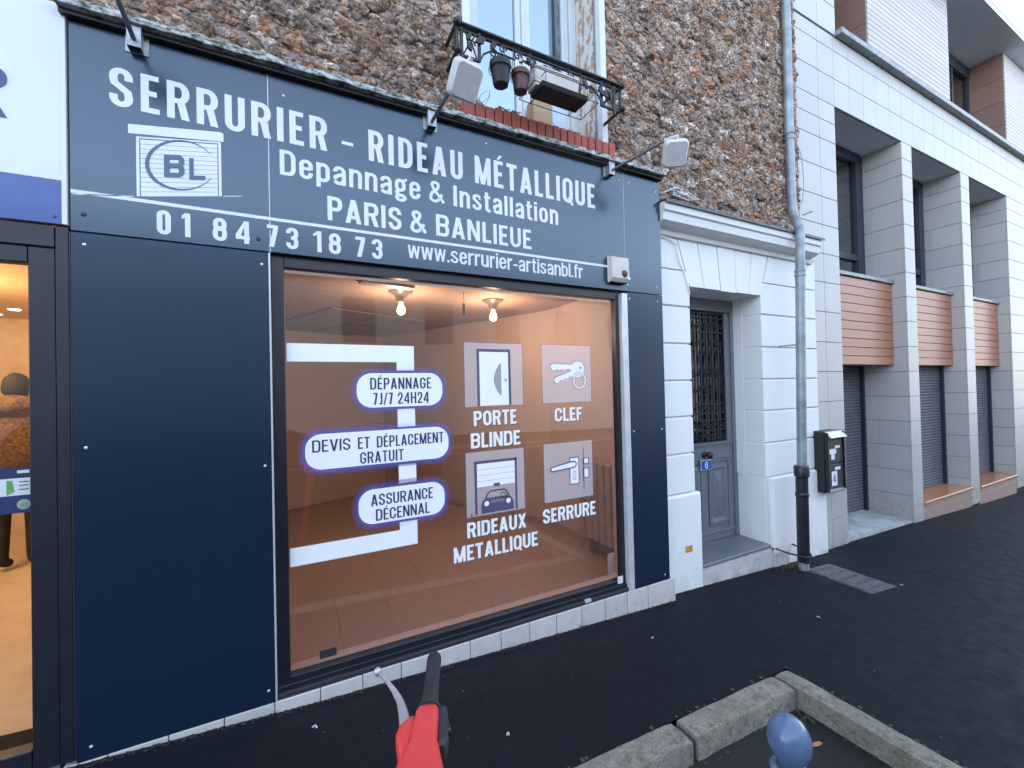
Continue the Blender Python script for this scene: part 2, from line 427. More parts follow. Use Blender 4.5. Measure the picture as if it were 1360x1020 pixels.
# ------------------------------------------------------------------ condensed sign lettering
def arc(cx, cy, rx, ry, a0, a1, n=8):
    return [(cx+rx*math.cos(R(a0+(a1-a0)*i/n)), cy+ry*math.sin(R(a0+(a1-a0)*i/n))) for i in range(n+1)]
def stroke(path, t, th=None, closed=False):
    """quads of a polyline drawn t wide (th = thickness of its horizontal runs)"""
    th = th or t
    P = []
    for p in path:
        if not P or math.hypot(p[0]-P[-1][0], p[1]-P[-1][1]) > 1e-5: P.append(p)
    if closed and math.hypot(P[0][0]-P[-1][0], P[0][1]-P[-1][1]) < 1e-5: P.pop()
    n = len(P); L = []; Rr = []
    def nrm(a, b):
        dx, dy = b[0]-a[0], b[1]-a[1]; d = math.hypot(dx, dy); return (-dy/d, dx/d)
    for i in range(n):
        a = P[i-1] if (i > 0 or closed) else None; b = P[(i+1) % n] if (i < n-1 or closed) else None
        n1 = nrm(a, P[i]) if a else nrm(P[i], b); n2 = nrm(P[i], b) if b else n1
        mx, my = n1[0]+n2[0], n1[1]+n2[1]; d = mx*mx+my*my
        k = 2/d if d > .3 else 2.0
        ox, oy = mx*k, my*k
        L.append((P[i][0]+ox*t/2, P[i][1]+oy*th/2)); Rr.append((P[i][0]-ox*t/2, P[i][1]-oy*th/2))
    out = []
    for i in range(n if closed else n-1):
        j = (i+1) % n
        q = [L[i], L[j], Rr[j], Rr[i]]
        # a folded inner corner would lie over itself: collapse it to a triangle
        cr = lambda a, b_, c_: (b_[0]-a[0])*(c_[1]-a[1])-(b_[1]-a[1])*(c_[0]-a[0])
        if cr(L[i], L[j], Rr[j])*cr(Rr[j], Rr[i], L[i]) < 0 or cr(L[j], Rr[j], Rr[i])*cr(Rr[i], L[i], L[j]) < 0:
            dl = math.hypot(L[j][0]-L[i][0], L[j][1]-L[i][1]); dr = math.hypot(Rr[j][0]-Rr[i][0], Rr[j][1]-Rr[i][1])
            q = [L[i], L[j], ((Rr[i][0]+Rr[j][0])/2, (Rr[i][1]+Rr[j][1])/2)] if dl > dr else [((L[i][0]+L[j][0])/2, (L[i][1]+L[j][1])/2), Rr[j], Rr[i]]
        out.append(q)
    return out
def glyph(ch, w, t, xh=.79):
    """list of strokes; each stroke is a list of polygons; box is 0..w by 0..1"""
    h = t/2; th = t*.84; hh = th/2; l, r, b, T = h, w-h, hh, 1-hh
    rx = w/2-h; ry = min(rx*1.05, .3); cx = w/2
    S = lambda p, c=False: stroke(p, t, th, c)
    Q = lambda *p: [list(p)]
    def dg(x0, x1, y0=0, y1=1, tt=None):
        tt = tt or t*1.06; return Q((x0, y0), (x0+tt, y0), (x1+tt, y1), (x1, y1))
    bar = lambda x0, x1, y, k=th: Q((x0, y-k/2), (x1, y-k/2), (x1, y+k/2), (x0, y+k/2))
    stem = lambda x, y0=0, y1=1, k=t: Q((x, y0), (x+k, y0), (x+k, y1), (x, y1))
    def bowl(y0, y1, rr=None, x0=0, rx_=None):
        yy0, yy1 = y0+hh, y1-hh; q = min((yy1-yy0)/2, rr or .2); qx = min(rx_ or q, w-h-x0-.02)
        return S([(x0, yy1), (r-qx, yy1)]+arc(r-qx, yy1-q, qx, q, 90, 0)+arc(r-qx, yy0+q, qx, q, 0, -90)+[(x0, yy0)])
    if ch in 'OQ0':
        y1 = 1; g = [S(arc(cx, T-ry, rx, ry, 0, 180, 12)+arc(cx, b+ry, rx, ry, 180, 360, 12), True)]
        if ch == 'Q': g.append(Q((cx, .2), (cx+t*.55, .26), (w+.03, -.04), (w-.07, -.1)))
        return g
    if ch == 'C': return [S([(r, .63), (r, T-ry)]+arc(cx, T-ry, rx, ry, 0, 180, 12)+arc(cx, b+ry, rx, ry, 180, 360, 12)+[(r, .37)])]
    if ch == 'G': return [S([(r, .66), (r, T-ry)]+arc(cx, T-ry, rx, ry, 0, 180, 12)+arc(cx, b+ry, rx, ry, 180, 360, 12)+[(r, .5-hh), (cx, .5-hh)][:1]), bar(cx, w, .5-hh)]
    if ch == 'D': return [stem(0), bowl(0, 1, .22, t*.5, .17)]
    if ch == 'B': return [stem(0), bowl(0, .52+hh, .18, t*.5, .14), bowl(.52-hh, 1, .18, t*.5, .14)]
    if ch == 'P': return [stem(0), bowl(.40, 1, .2, t*.5, .15)]
    if ch == 'R': return [stem(0), bowl(.42, 1, .2, t*.5, .15), dg(w-t*1.06, w*.42, 0, .5)]
    if ch in 'EFÉ':
        g = [stem(0), bar(t*.5, w*.97, T), bar(t*.5, w*.86, .51)]
        if ch != 'F': g.append(bar(t*.5, w, b))
        if ch == 'É': g.append(Q((w*.3, 1.05), (w*.3+t*.7, 1.05), (w*.62+t*.7, 1.22), (w*.62, 1.22)))
        return g
    if ch == 'I': return [stem(0, 0, 1, w)]
    if ch == 'L': return [stem(0), bar(t*.5, w, b)]
    if ch == 'T': return [bar(0, w, T), stem(cx-h)]
    if ch == 'H': return [stem(0), stem(w-t), bar(t*.5, w-t*.5, .52)]
    if ch == 'N': return [stem(0), stem(w-t), dg(w-t*1.15, .0, 0, 1, t*1.1)]
    if ch == 'M': return [stem(0, 0, 1, t*.92), stem(w-t*.92, 0, 1, t*.92), dg(cx-t*.5, 0, 0, 1, t), dg(cx-t*.5, w-t, 0, 1, t)]
    if ch == 'A': return [dg(0, cx-t*.56), dg(w-t*1.06, cx-t*.5), bar(w*.2, w*.8, .26)]
    if ch == 'V': return [dg(cx-t*.56, 0), dg(cx-t*.5, w-t*1.06)]
    if ch == 'X': return [dg(0, w-t*1.1), dg(w-t*1.1, 0)]
    if ch == 'U': return [S([(l, 1), (l, b+ry)]+arc(cx, b+ry, rx, ry, 180, 360, 12)+[(r, 1)])]
    if ch == 'J': return [S([(l, .3), (l, b+ry)][:0]+arc(cx, b+ry, rx, ry, 200, 360, 10)+[(r, 1)])]
    if ch == 'S':
        return [S([(r, .69), (r, T-ry)]+arc(cx, T-ry, rx, ry, 0, 180, 10)+[(l, T-ry-.03), (l+.02, .60), (cx, .5), (r-.02, .40), (r, b+ry+.03)]+arc(cx, b+ry, rx, ry, 0, -180, 10)+[(l, .31)])]
    if ch == '1': return [stem(w-t), Q((0, .74), (w-t*.6, .86), (w-t*.6, 1.0), (w-t, 1.0), (w-t*1.5, .9), (0, .86))]
    if ch == '7': return [bar(0, w, T), Q((w*.16, 0), (w*.16+t*1.1, 0), (w, 1-th), (w-t*1.05, 1-th))]
    if ch == '4': return [stem(w*.60), bar(0, w, .26), Q((0, .26-hh), (0, .26+hh*1.6), (w*.60, 1), (w*.60+t*.7, 1), (w*.60, .74), (t*.9, .26))]
    if ch == '2': return [S([(l, .68), (l, T-ry)]+arc(cx, T-ry, rx, ry, 180, 0, 10)+[(r, .62), (r-.03, .52), (l+.03, .16), (l, .06)]), bar(0, w, b)]
    if ch == '3': return [S([(l, .72), (l, T-ry)]+arc(cx, T-ry, rx, ry, 180, 0, 10)+[(r, .64), (r-.05, .54), (w*.42, .52)]),
                          S([(w*.42, .52), (r-.04, .49), (r, .38), (r, b+ry)]+arc(cx, b+ry, rx, ry, 0, -180, 10)+[(l, .29)])]
    if ch == '6': return [S([(r, .72), (r, T-ry)]+arc(cx, T-ry, rx, ry, 0, 180, 12)+arc(cx, b+ry, rx, ry, 180, 360, 12)+arc(cx, .56-ry, rx, ry, 0, 160, 10))]
    if ch == '8':
        q = min(ry, .22); k = rx*.93
        return [S(arc(cx, T-q, k, q, 0, 180, 10)+arc(cx, .54+q*.8, k, q, 180, 360, 10), True), S(arc(cx, .52-q*.75, rx, q, 0, 180, 10)+arc(cx, b+q, rx, q, 180, 360, 10), True)]
    if ch == '&':
        return [stroke([(w-.01, .03), (w*.30, .62), (w*.2, .76)]+arc(w*.40, .82, w*.21, .11, 180, 0, 8)+[(w*.60, .72), (w*.5, .60), (w*.2, .44), (l*.9, .30), (l*.9, .2)]+arc(w*.36, .19, w*.27, .13, 180, 300, 7)+[(w*.72, .2), (w*.85, .42)], t*.86, t*.8)]
    if ch == '-': return [bar(0, w, .37, th*.85)]
    if ch == '–': return [bar(0, w, .38, th*.72)]
    if ch == '.': return [bar(0, w, t*.5, t)]
    if ch == '/': return [dg(-.02, w-t*.8, -.06, 1, t*.8)]
    # lower case
    X = xh-hh; ly = min(rx, .2)
    if ch == 'o': return [S(arc(cx, X-ly, rx, ly, 0, 180, 10)+arc(cx, b+ly, rx, ly, 180, 360, 10), True)]
    if ch == 'e': return [bar(t*.8, w-t*.5, .42, th*.9), S([(r, .40), (r, X-ly)]+arc(cx, X-ly, rx, ly, 0, 180, 10)+arc(cx, b+ly, rx, ly, 180, 350, 10)+[(r, .27)])]
    if ch == 'n': return [stem(0, 0, xh), S([(l, X-ly-.05), (l+.03, X-ly*.6)]+arc(cx+.01, X-ly, rx, ly, 130, 0, 8)+[(r, 0)])]
    if ch == 'u': return [stem(w-t, 0, xh), S([(l, xh), (l, b+ly)]+arc(cx-.01, b+ly, rx, ly, 180, 310, 8)+[(r, b+ly)])]
    if ch == 'r': return [stem(0, 0, xh), Q((t*.8, xh-.22), (t*.8, xh-.06), (w*.8, xh+.01), (w, xh+.01), (w, xh-.15), (w*.75, xh-.15))]
    if ch == 'a': return [S([(l, .55), (l, X-ly)]+arc(cx, X-ly, rx, ly, 180, 0, 10)+[(r, 0)]), S([(r, .46), (cx+.02, .43), (l+.02, .34), (l, .24), (l, b+.1)]+arc(cx-.02, b+.11, rx-.02, .11, 180, 300, 7)+[(r, .19)])]
    if ch in 'pg' and ch == 'p': return [stem(0, -.22, xh), S(arc(cx, X-ly, rx, ly, 150, 0, 9)+arc(cx, b+ly, rx, ly, 0, -150, 9))]
    if ch == 'b': return [stem(0, 0, 1), S(arc(cx, X-ly, rx, ly, 150, 0, 9)+arc(cx, b+ly, rx, ly, 0, -150, 9))]
    if ch == 'g':
        k = ly*.9; return [S(arc(cx-.02, X-k, rx*.85, k, 0, 180, 10)+arc(cx-.02, .30+k*.7, rx*.85, k*.8, 180, 360, 10), True), Q((w*.7, xh-.12), (w*.7, xh-.01), (w*1.05, xh+.06), (w*1.05, xh-.06)),
                S([(cx-.02-rx*.5, .28), (l, .17), (l+.05, .08), (cx, .07)]), S(arc(cx, -.05, rx, .11, 90, 450, 16)[:-1], True)]
    if ch == 's': return [stroke([(r, .53), (r, X-.1)]+arc(cx, X-.12, rx, .12, 0, 180, 8)+[(l, .54), (cx, .41), (r, .28), (r, b+.12)]+arc(cx, b+.12, rx, .12, 0, -180, 8)+[(l, .25)], t*.92, th*.9)]
    if ch == 't': return [bar(0, w, xh-hh*.9, th*.85), S([(w*.42, xh+.18), (w*.42, b+.10)]+arc(w*.42+.09, b+.10, .09, .10, 180, 270, 5)+[(w, b)])]
    if ch == 'i': return [stem(0, 0, xh, w), Q((0, .87), (w, .87), (w, 1.0), (0, 1.0))]
    if ch == 'l': return [stem(0, 0, 1, w)]
    if ch == 'f': return [bar(0, w, xh-hh*.9, th*.85), S([(w*.40, 0), (w*.40, .86)]+arc(w*.40+.08, .86, .08, T-.86, 180, 90, 5)+[(w, T)])]
    if ch == 'w': return [dg(w*.16, 0, 0, xh, t*.85), dg(w*.20, w*.5-t*.42, 0, xh, t*.85), dg(w*.84-t*.85, w*.5-t*.42, 0, xh, t*.85), dg(w*.84-t*.9, w-t*.85, 0, xh, t*.85)]
    raise ValueError(ch)
WD = dict(A=.50, B=.47, C=.46, D=.47, E=.37, F=.36, G=.47, H=.49, J=.32, L=.35, M=.60, N=.49, O=.47, P=.45, Q=.47, R=.47, S=.45, T=.42, U=.46, V=.49, X=.48)
WD.update({'É': .37, '0': .47, '1': .30, '2': .43, '3': .44, '4': .47, '6': .45, '7': .39, '8': .46, '&': .56, '-': .26, '–': .38, '.': 0, '/': .34, ' ': .24,
           'a': .42, 'b': .43, 'e': .42, 'f': .27, 'g': .44, 'n': .43, 'o': .43, 'p': .43, 'r': .30, 's': .40, 't': .28, 'u': .43, 'w': .60})
def lettering(name, s, x0, x1, z0, cap, y, mat, parent, t=.145, gap=.10, space=None, spread=None, step=.00006, back=None, label=None):
    """s between x0 and x1, baseline z0, capitals cap high, on the plane y"""
    ws = []
    for ch in s:
        if ch in 'Iil': k = t*1.02
        elif ch == '.': k = t
        elif ch == ' ': k = space or WD[' ']
        else: k = WD[ch]
        ws.append(k)
    gaps = [0 if (a == ' ' or b_ == ' ') and False else gap for a, b_ in zip(s, s[1:])]
    fixed = sum(gaps)+sum(k for ch, k in zip(s, ws) if ch in 'Iil.')
    flex = sum(k for ch, k in zip(s, ws) if ch not in 'Iil.')
    f = ((x1-x0)/cap-fixed)/flex
    mb = MB(); x = 0; n = 0
    for i, ch in enumerate(s):
        k = ws[i]*(1 if ch in 'Iil.' else f)
        if ch != ' ':
            for st in glyph(ch, k, t):
                n = (n+1) % 5
                for pi, poly in enumerate(st):
                    yy = y-step*n-.00002*(pi % 3)
                    mb.add([(x0+(x+px)*cap, yy, z0+pz*cap) for px, pz in poly], [tuple(range(len(poly)))])
        x += k+(gaps[i] if i < len(gaps) else 0)
    me = bpy.data.meshes.new(name); me.from_pydata(mb.v, [], mb.f)
    return link(name, me, mat, parent, label=label)
def flat(name, mat, parent, polys, y, step=0, **k):
    mb = MB()
    for i, p in enumerate(polys): mb.add([(a, y-step*i, c) for a, c in p], [tuple(range(len(p)))])
    me = bpy.data.meshes.new(name); me.from_pydata(mb.v, [], mb.f)
    return link(name, me, mat, parent, **k)
def rect(x0, x1, z0, z1): return [(x0, z0), (x1, z0), (x1, z1), (x0, z1)]
def rrect(x0, x1, z0, z1, r, n=8):
    return arc(x1-r, z1-r, r, r, 0, 90, n)+arc(x0+r, z1-r, r, r, 90, 180, n)+arc(x0+r, z0+r, r, r, 180, 270, n)+arc(x1-r, z0+r, r, r, 270, 360, n)
def ringpoly(o, i):
    n = len(o); return [[o[k], o[(k+1) % n], i[(k+1) % n], i[k]] for k in range(n)]

# ------------------------------------------------------------------ ground
GX = [-30, -3, -.8, 0, 2.57, 4.8, 7.1, 9.1, 12, 40]
GZ = [.9, .17, .072, .016, -.100, -.205, -.262, -.335, -.41, -.9]
def gz(x): return float(np.interp(x, GX, GZ))
def sheet(name, mat, x0, x1, y0, y1, off, nx=80, kind='structure', cross=0.0, hole=None):
    xs = sorted(set(list(np.linspace(x0, x1, nx))+[g for g in GX if x0 < g < x1]+([hole[0], hole[1]] if hole else [])))
    ys = [y0, y1]+([hole[2], hole[3]] if hole else []); ys = sorted(set(ys))
    vs = [(x, y, gz(x)+off+cross*y) for x in xs for y in ys]; n = len(ys); fs = []
    for i in range(len(xs)-1):
        for j in range(n-1):
            mx, my = (xs[i]+xs[i+1])/2, (ys[j]+ys[j+1])/2
            if hole and hole[0] < mx < hole[1] and hole[2] < my < hole[3]: continue
            fs.append((i*n+j, (i+1)*n+j, (i+1)*n+j+1, i*n+j+1))
    me = bpy.data.meshes.new(name); me.from_pydata(vs, [], fs)
    return link(name, me, mat, kind=kind)
# the pavement reaches y=-4.2 except for the parking recess edged by the kerb
KX0, KX1, KY1 = -2.2, 2.365, -.985            # recess: x range and the y of its wall-side edge
mb = MB()
pav = sheet('pavement', 'asphalt_pavement', -30, 40, -3.4, .34, 0, hole=(KX0, 2.488, -3.4, -.867))
road = sheet('road', 'asphalt_road', -30, 40, -10.5, 1.5, -.105)
pav2 = sheet('far_pavement', 'asphalt_pavement', -30, 40, -13.5, -10.5, .0)
kerb = bpy.data.objects.new('kerb', None); COL.objects.link(kerb); kerb['kind'] = 'structure'
def kstone(x0, x1, y0, y1, k, seed):
    rnd = random.Random(seed); bm = bmesh.new()
    m1 = MB().box(x0, x1, y0, y1, 0, .0, 0)
    nx = max(2, int((x1-x0)/.05)); ny = max(2, int((y1-y0)/.05))
    vs = []; fs = []
    m2 = MB()
    # top grid with worn edges
    for i in range(nx+1):
        for j in range(ny+1):
            x = x0+(x1-x0)*i/nx; y = y0+(y1-y0)*j/ny
            e = (i in (0, nx))+(j in (0, ny))
            jit = .0035
            dx = rnd.uniform(-jit, jit) if 0 < i < nx or True else 0
            z = gz(x)+.006-(.006*e)+rnd.uniform(-.002, .002)
            ins = .004
            if i == 0: x += ins
            if i == nx: x -= ins
            if j == 0: y += ins+rnd.uniform(-.004, .003)
            if j == ny: y -= ins
            vs.append((x, y, z))
    n = ny+1
    fs += [(i*n+j, (i+1)*n+j, (i+1)*n+j+1, i*n+j+1) for i in range(nx) for j in range(ny)]
    ringi = [(i, 0) for i in range(nx+1)]+[(nx, j) for j in range(1, ny+1)]+[(i, ny) for i in range(nx-1, -1, -1)]+[(0, j) for j in range(ny-1, 0, -1)]
    base = len(vs)
    for i, j in ringi:
        x, y, z = vs[i*n+j]
        x += (-.004 if i == 0 else .004 if i == nx else 0)*.8; y += (-.004 if j == 0 else .004 if j == ny else 0)*.8
        vs.append((x+rnd.uniform(-.001, .001), y+rnd.uniform(-.0015, .0015), z-.008))
    b2 = len(vs)
    for i, j in ringi:
        x, y, z = vs[i*n+j]; vs.append((x+(-.004 if i == 0 else .004 if i == nx else 0), y+(-.004 if j == 0 else .004 if j == ny else 0), gz(x)-.2))
    L = len(ringi)
    for q in range(L):
        a = ringi[q][0]*n+ringi[q][1]; b_ = ringi[(q+1) % L][0]*n+ringi[(q+1) % L][1]
        fs.append((a, b_, base+(q+1) % L, base+q)); fs.append((base+q, base+(q+1) % L, b2+(q+1) % L, b2+q))
    return m2.add(vs, fs).obj('kerb_stone', 'kerb_granite', kerb, auto=True)
ks = [(-2.2, -1.2), (-1.2, -.18), (-.18, .70), (.70, 1.575), (1.60, 2.362)]
for i, (a, b_) in enumerate(ks): kstone(a, b_-.008, -.990, -.865, 0, i)
kstone(2.366, 2.49, -2.0, -.868, 0, 11); kstone(2.366, 2.49, -3.4, -2.008, 0, 12)
gd = MB()
for x0, x1, y0, y1 in ((-2.2, 2.36, -.862, -.846), (-2.2, 2.366, -1.03, -.99), (2.33, 2.366, -3.4, -.99), (2.49, 2.505, -3.4, -.85)):
    n = 60; rnd = random.Random(3)
    for i in range(n):
        xa = x0+(x1-x0)*i/n; ya = y0+(y1-y0)*i/n
        for q in range(1):
            x = rnd.uniform(x0, x1); y = rnd.uniform(y0, y1); s_ = rnd.uniform(.003, .009); z = gz(x)+(-.105 if (x < 2.366 and y < -.98) else 0)
            gd.box(x-s_, x+s_, y-s_*.8, y+s_*.8, z-.004, z+s_*.5)
gd.obj('gutter_moss', 'moss', None, kind='stuff')
# filler between the two kerb stones where moss grows
B('joint_moss', 'moss', kerb, 1.560, 1.604, -.975, -.88, -.2, gz(1.58)-.022)
B('joint_moss', 'moss', kerb, 2.350, 2.372, -.975, -.885, -.2, gz(2.36)-.022)

# metal inspection cover let into the pavement
cov = empty('inspection_cover', (4.28, -.33, gz(4.28)), 'grey rectangular metal inspection cover set in the dark pavement beside the drainpipe foot', 'manhole cover')
def quadplate(name, mat, par, P, off, th=.01):
    vs = [(x, y, gz(x)+off) for x, y in P]+[(x, y, gz(x)+off-th) for x, y in P]
    return MB().add(vs, [(0, 1, 2, 3), (7, 6, 5, 4)]+[(i, i+4, (i+1) % 4+4, (i+1) % 4) for i in range(4)]).obj(name, mat, par)
quadplate('cover_frame', 'metal_cover', cov, [(4.10, -.60), (4.47, -.62), (4.50, -.10), (4.13, -.08)], .004)
quadplate('cover_plate', 'metal_cover', cov, [(4.125, -.355), (4.455, -.365), (4.48, -.12), (4.15, -.10)], .009)
quadplate('cover_plate', 'metal_cover', cov, [(4.12, -.585), (4.45, -.60), (4.458, -.375), (4.127, -.365)], .009)
hl = MB()
for k in range(8):
    for q in range(5):
        x = 4.16+.036*k+.01*(q % 2); y = -.14-.1*q; hl.box(x, x+.012, y-.03, y, gz(x)+.008, gz(x)+.0115)
hl.obj('tread_bars', 'metal_cover', cov, kind='stuff')

# ------------------------------------------------------------------ base tiles under the shopfront
base = empty('tile_plinth', (1, 0, 0), 'row of pale grey square tiles forming the plinth below the shop window', 'plinth')
x = -.83; k = 0
edges = [-.86+.0, -.72, -.52, -.318, -.116]+[.084+.2002*i for i in range(13)]
edges[-1] = 2.566
for a, b_ in zip(edges, edges[1:]):
    top = .075+random.uniform(-.001, .001); y0 = -.0+random.uniform(-.0012, .0012)
    lo = gz((a+b_)/2)-.06
    MB().box(a+.0018, b_-.0018, y0, .16, lo, top, .003).obj('tile', 'kerb_tile', base)
MB().box(-.86, 2.55, .01, .17, -.25, .068).obj('mortar_bed', 'gutter_dirt', base)

# ------------------------------------------------------------------ fascia sign
sign = empty('fascia_sign', (.85, 0, 2.24), 'long dark blue shop sign with white locksmith lettering above the shop window', 'shop sign')
for a, b_ in ((-.815, -.1055), (-.1005, 2.1505), (2.1535, 2.512)):
    MB().box(a, b_, 0, .03, 2.244, 3.118, .0015).obj('panel', 'sign_panel', sign)
B('panel_joint', 'trim_alu', sign, -.1055, -.1005, .004, .03, 2.244, 3.118)
B('panel_joint', 'trim_alu', sign, 2.1505, 2.1535, .002, .03, 2.244, 3.118)
Y1 = -.0006
lettering('lettering', 'SERRURIER', -.689, .161, 2.799, .168, Y1, 'sign_white', sign, .165, .155)
lettering('lettering', '–', .231, .288, 2.799, .168, Y1, 'sign_white', sign, .165, .15)
lettering('lettering', 'RIDEAU', .366, .903, 2.799, .168, Y1, 'sign_white', sign, .165, .155)
lettering('lettering', 'MÉTALLIQUE', .981, 1.887, 2.802, .168, Y1, 'sign_white', sign, .165, .13)
lettering('lettering', 'Depannage', -.056, .644, 2.634, .125, Y1, 'sign_white', sign, .162, .125)
lettering('lettering', '&', .696, .784, 2.637, .125, Y1, 'sign_white', sign, .155, .1)
lettering('lettering', 'Installation', .841, 1.574, 2.636, .124, Y1, 'sign_white', sign, .175, .13)
lettering('lettering', 'PARIS', .157, .534, 2.443, .125, Y1, 'sign_white', sign, .175, .12)
lettering('lettering', '&', .584, .672, 2.446, .125, Y1, 'sign_white', sign, .175, .1)
lettering('lettering', 'BANLIEUE', .732, 1.364, 2.446, .125, Y1, 'sign_white', sign, .175, .13)
for s_, a, b_ in (('01', -.536, -.416), ('84', -.333, -.187), ('73', -.116, .020), ('18', .088, .218), ('73', .289, .428)):
    lettering('lettering', s_, a, b_, 2.270, .107, Y1, 'sign_white', sign, .185, .32 if s_ != '01' else .36)
lettering('lettering', 'www.serrurier-artisanbl.fr', .566, 1.766, 2.297, .092, Y1, 'sign_white', sign, .155, .085)
flat('rule', 'sign_white', sign, [rect(-.813, 2.02, 2.399, 2.414)], Y1)
# shutter logo
lg = flat('logo', 'sign_white', sign, [[(-.629, 2.692), (-.286, 2.738), (-.286, 2.776), (-.300, 2.780), (-.629, 2.732)]], Y1, label='white roller shutter emblem with the letters BL in an open ring')
def lq(u, v):      # logo square, slightly skewed as it is printed
    x0 = -.603+.307*u; zb = 2.422+.058*u; zt = 2.684+.050*u; return (x0, zb+(zt-zb)*v)
flat('shutter_frame', 'sign_white', lg, [[lq(0, 0), lq(.035, 0), lq(.035, 1), lq(0, 1)], [lq(.965, 0), lq(1, 0), lq(1, 1), lq(.965, 1)], [lq(.035, .972), lq(.965, .972), lq(.965, 1), lq(.035, 1)]], Y1)
for k in range(12):
    a, b_ = .0+k*.08, .0+k*.08+.073
    flat('slat', 'sign_white', lg, [[lq(.047, a), lq(.953, a), lq(.953, b_), lq(.047, b_)]], Y1)
flat('ground_line', 'sign_white', lg, [[(-.809, 2.392), (-.613, 2.418), (-.613, 2.4215), (-.809, 2.3955)], [(-.290, 2.4795), (-.215, 2.494), (-.215, 2.497), (-.290, 2.483)]], Y1)
def lring():
    out = []; n = 40
    for k in range(n):
        a = R(30+k*300/n); b_ = R(30+(k+1)*300/n)
        def pt(t_, wd):
            u = .52+.40*math.cos(t_)*(1); v = .545+.43*math.sin(t_)
            du = wd*math.cos(t_); dv = wd*math.sin(t_); return lq(u+du, v+dv)
        def wd(t_): return .004+.020*max(0, math.sin((t_-R(30))/R(300)*math.pi))**1.3
        out.append([pt(a, wd(a)), pt(b_, wd(b_)), pt(b_, -wd(b_)), pt(a, -wd(a))])
    return out
flat('ring', 'logo_blue', lg, lring(), Y1-.0012)
for ch, a, b_ in (('B', .31, .55), ('L', .605, .80)):
    pol = []
    for st in glyph(ch, .85, .24):
        for poly in st: pol.append([lq(a+(b_-a)*px/.85, (.33 if ch == 'B' else .29)+.39*pz) for px, pz in poly])
    flat('letter', 'logo_blue', lg, pol, Y1-.0012, step=.00004)
def screw(par, x, z, y=-.001, r=.0062, mat='screw_head'):
    return MB().lathe([(r, 0), (r*.9, .002), (r*.4, .0035)], (x, y, z), 10, M=Matrix(((1, 0, 0), (0, 0, -1), (0, 1, 0)))).obj('screw', mat, par)
for x, z in ((.0-.035, 3.03), (1.06, 3.06), (2.11, 3.05), (2.20, 3.05), (2.47, 3.03), (2.165, 2.29), (2.455, 2.30)): screw(sign, x, z, 0)
for x, z in ((-.775, 2.315), (-.152, 2.30)): screw(sign, x, z, 0, .010, 'navy_panel')

# cladding below the fascia
def clad(name, label, x0, x1, z0, z1, mat, scr):
    t_ = empty(name, ((x0+x1)/2, 0, z0), label, 'wall panel')
    MB().box(x0, x1, 0, .04, z0, z1, .0015).obj('panel', mat, t_)
    for x, z in scr: screw(t_, x, z, 0)
    return t_
c1 = clad('cladding_panel', 'large dark navy cladding panel left of the lit shop window', -.815, -.112, .078, 2.239, 'navy_panel', [(-.773, 2.19), (-.14, 2.18), (-.775, 1.35), (-.14, 1.21), (-.77, .13), (-.14, .14)])
B('edge_trim', 'trim_alu', c1, -.1115, -.1045, -.002, .09, .078, 2.239)
c2 = clad('cladding_panel', 'narrow dark navy cladding pier between the shop window and the white doorway wall', 2.160, 2.512, .078, 2.239, 'navy_panel', [(2.18, 2.19), (2.46, 2.19), (2.19, 1.22), (2.47, 1.22), (2.46, .12)])
B('edge_trim', 'trim_alu', c2, 2.108, 2.158, -.002, .04, .078, 2.226)

# ledge over the sign
ledge = empty('sign_ledge', (.85, 0, 3.14), 'mossy pale edged ledge running along the top of the dark blue sign', 'ledge')
mb = MB(); rnd = random.Random(5); n = 90
for i in range(n):
    a = -.838+3.363*i/n; b_ = -.838+3.363*(i+1)/n
    dz = rnd.uniform(-.003, .003); dy = rnd.uniform(-.004, .002)
    mb.box(a, b_+.001, -.062+dy, .16, 3.140+dz*.4, 3.170+dz, .002)
mb.obj('coping', 'moss_edge', ledge)
B('shade_strip', 'dark_plastic', ledge, -.835, 2.52, -.030, .10, 3.122, 3.139)  # dark strip imitating the shade under the ledge

# ------------------------------------------------------------------ shop window
win = empty('shop_window', (1.0, .03, .15), 'large black framed shop window with white locksmith decals and a warm lit room behind', 'shop window')
FY0, FY1 = .035, .085; GYv = .062
gx0, gx1, gz0, gz1 = -.047, 2.075, .154, 2.186
B('frame', 'black_frame', win, -.104, gx0, FY0, FY1, .105, 2.242, .002)
B('frame', 'black_frame', win, gx1, 2.107, FY0, FY1, .105, 2.242, .002)
B('frame', 'black_frame', win, gx0, gx1, FY0, FY1, gz1, 2.242, .002)
B('frame', 'black_frame', win, gx0, gx1, FY0, FY1, .105, gz0, .002)
B('sill_profile', 'dark_plastic', win, -.104, 2.107, .004, .034, .077, .100, .002)
B('bottom_rail', 'black_frame', win, -.104, 2.107, .022, .035, .100, .125, .002)
for x in (.14, 1.02, 1.72): B('clip', 'trim_alu' if x == 1.72 else 'dark_plastic', win, x, x+.05, .001, .02, .086, .105, .001)
B('edge_plate', 'enamel_white', win, 2.03, 2.075, .028, .034, .135, .185, .001)
gl = B('pane', 'shop_glass', win, gx0-.003, gx1+.003, GYv, GYv+.006, 1.170, gz1+.003)
gl = B('pane', 'shop_glass', win, gx0-.003, gx1+.003, GYv, GYv+.006, gz0-.003, 1.168)
DY = GYv-.0012
def dflat(name, mat, par, polys, k=1, **kw): return flat(name, mat, par, polys, GYv-.0012*k, **kw)
dflat('white_band', 'white_vinyl', win, [rect(-.042, .603, 1.716, 1.809), rect(.504, .603, 1.670, 1.716), rect(.504, .603, 1.352, 1.452), rect(.504, .603, 1.035, 1.140), rect(.504, .603, .775, .818), rect(-.042, .603, .682, .775)])
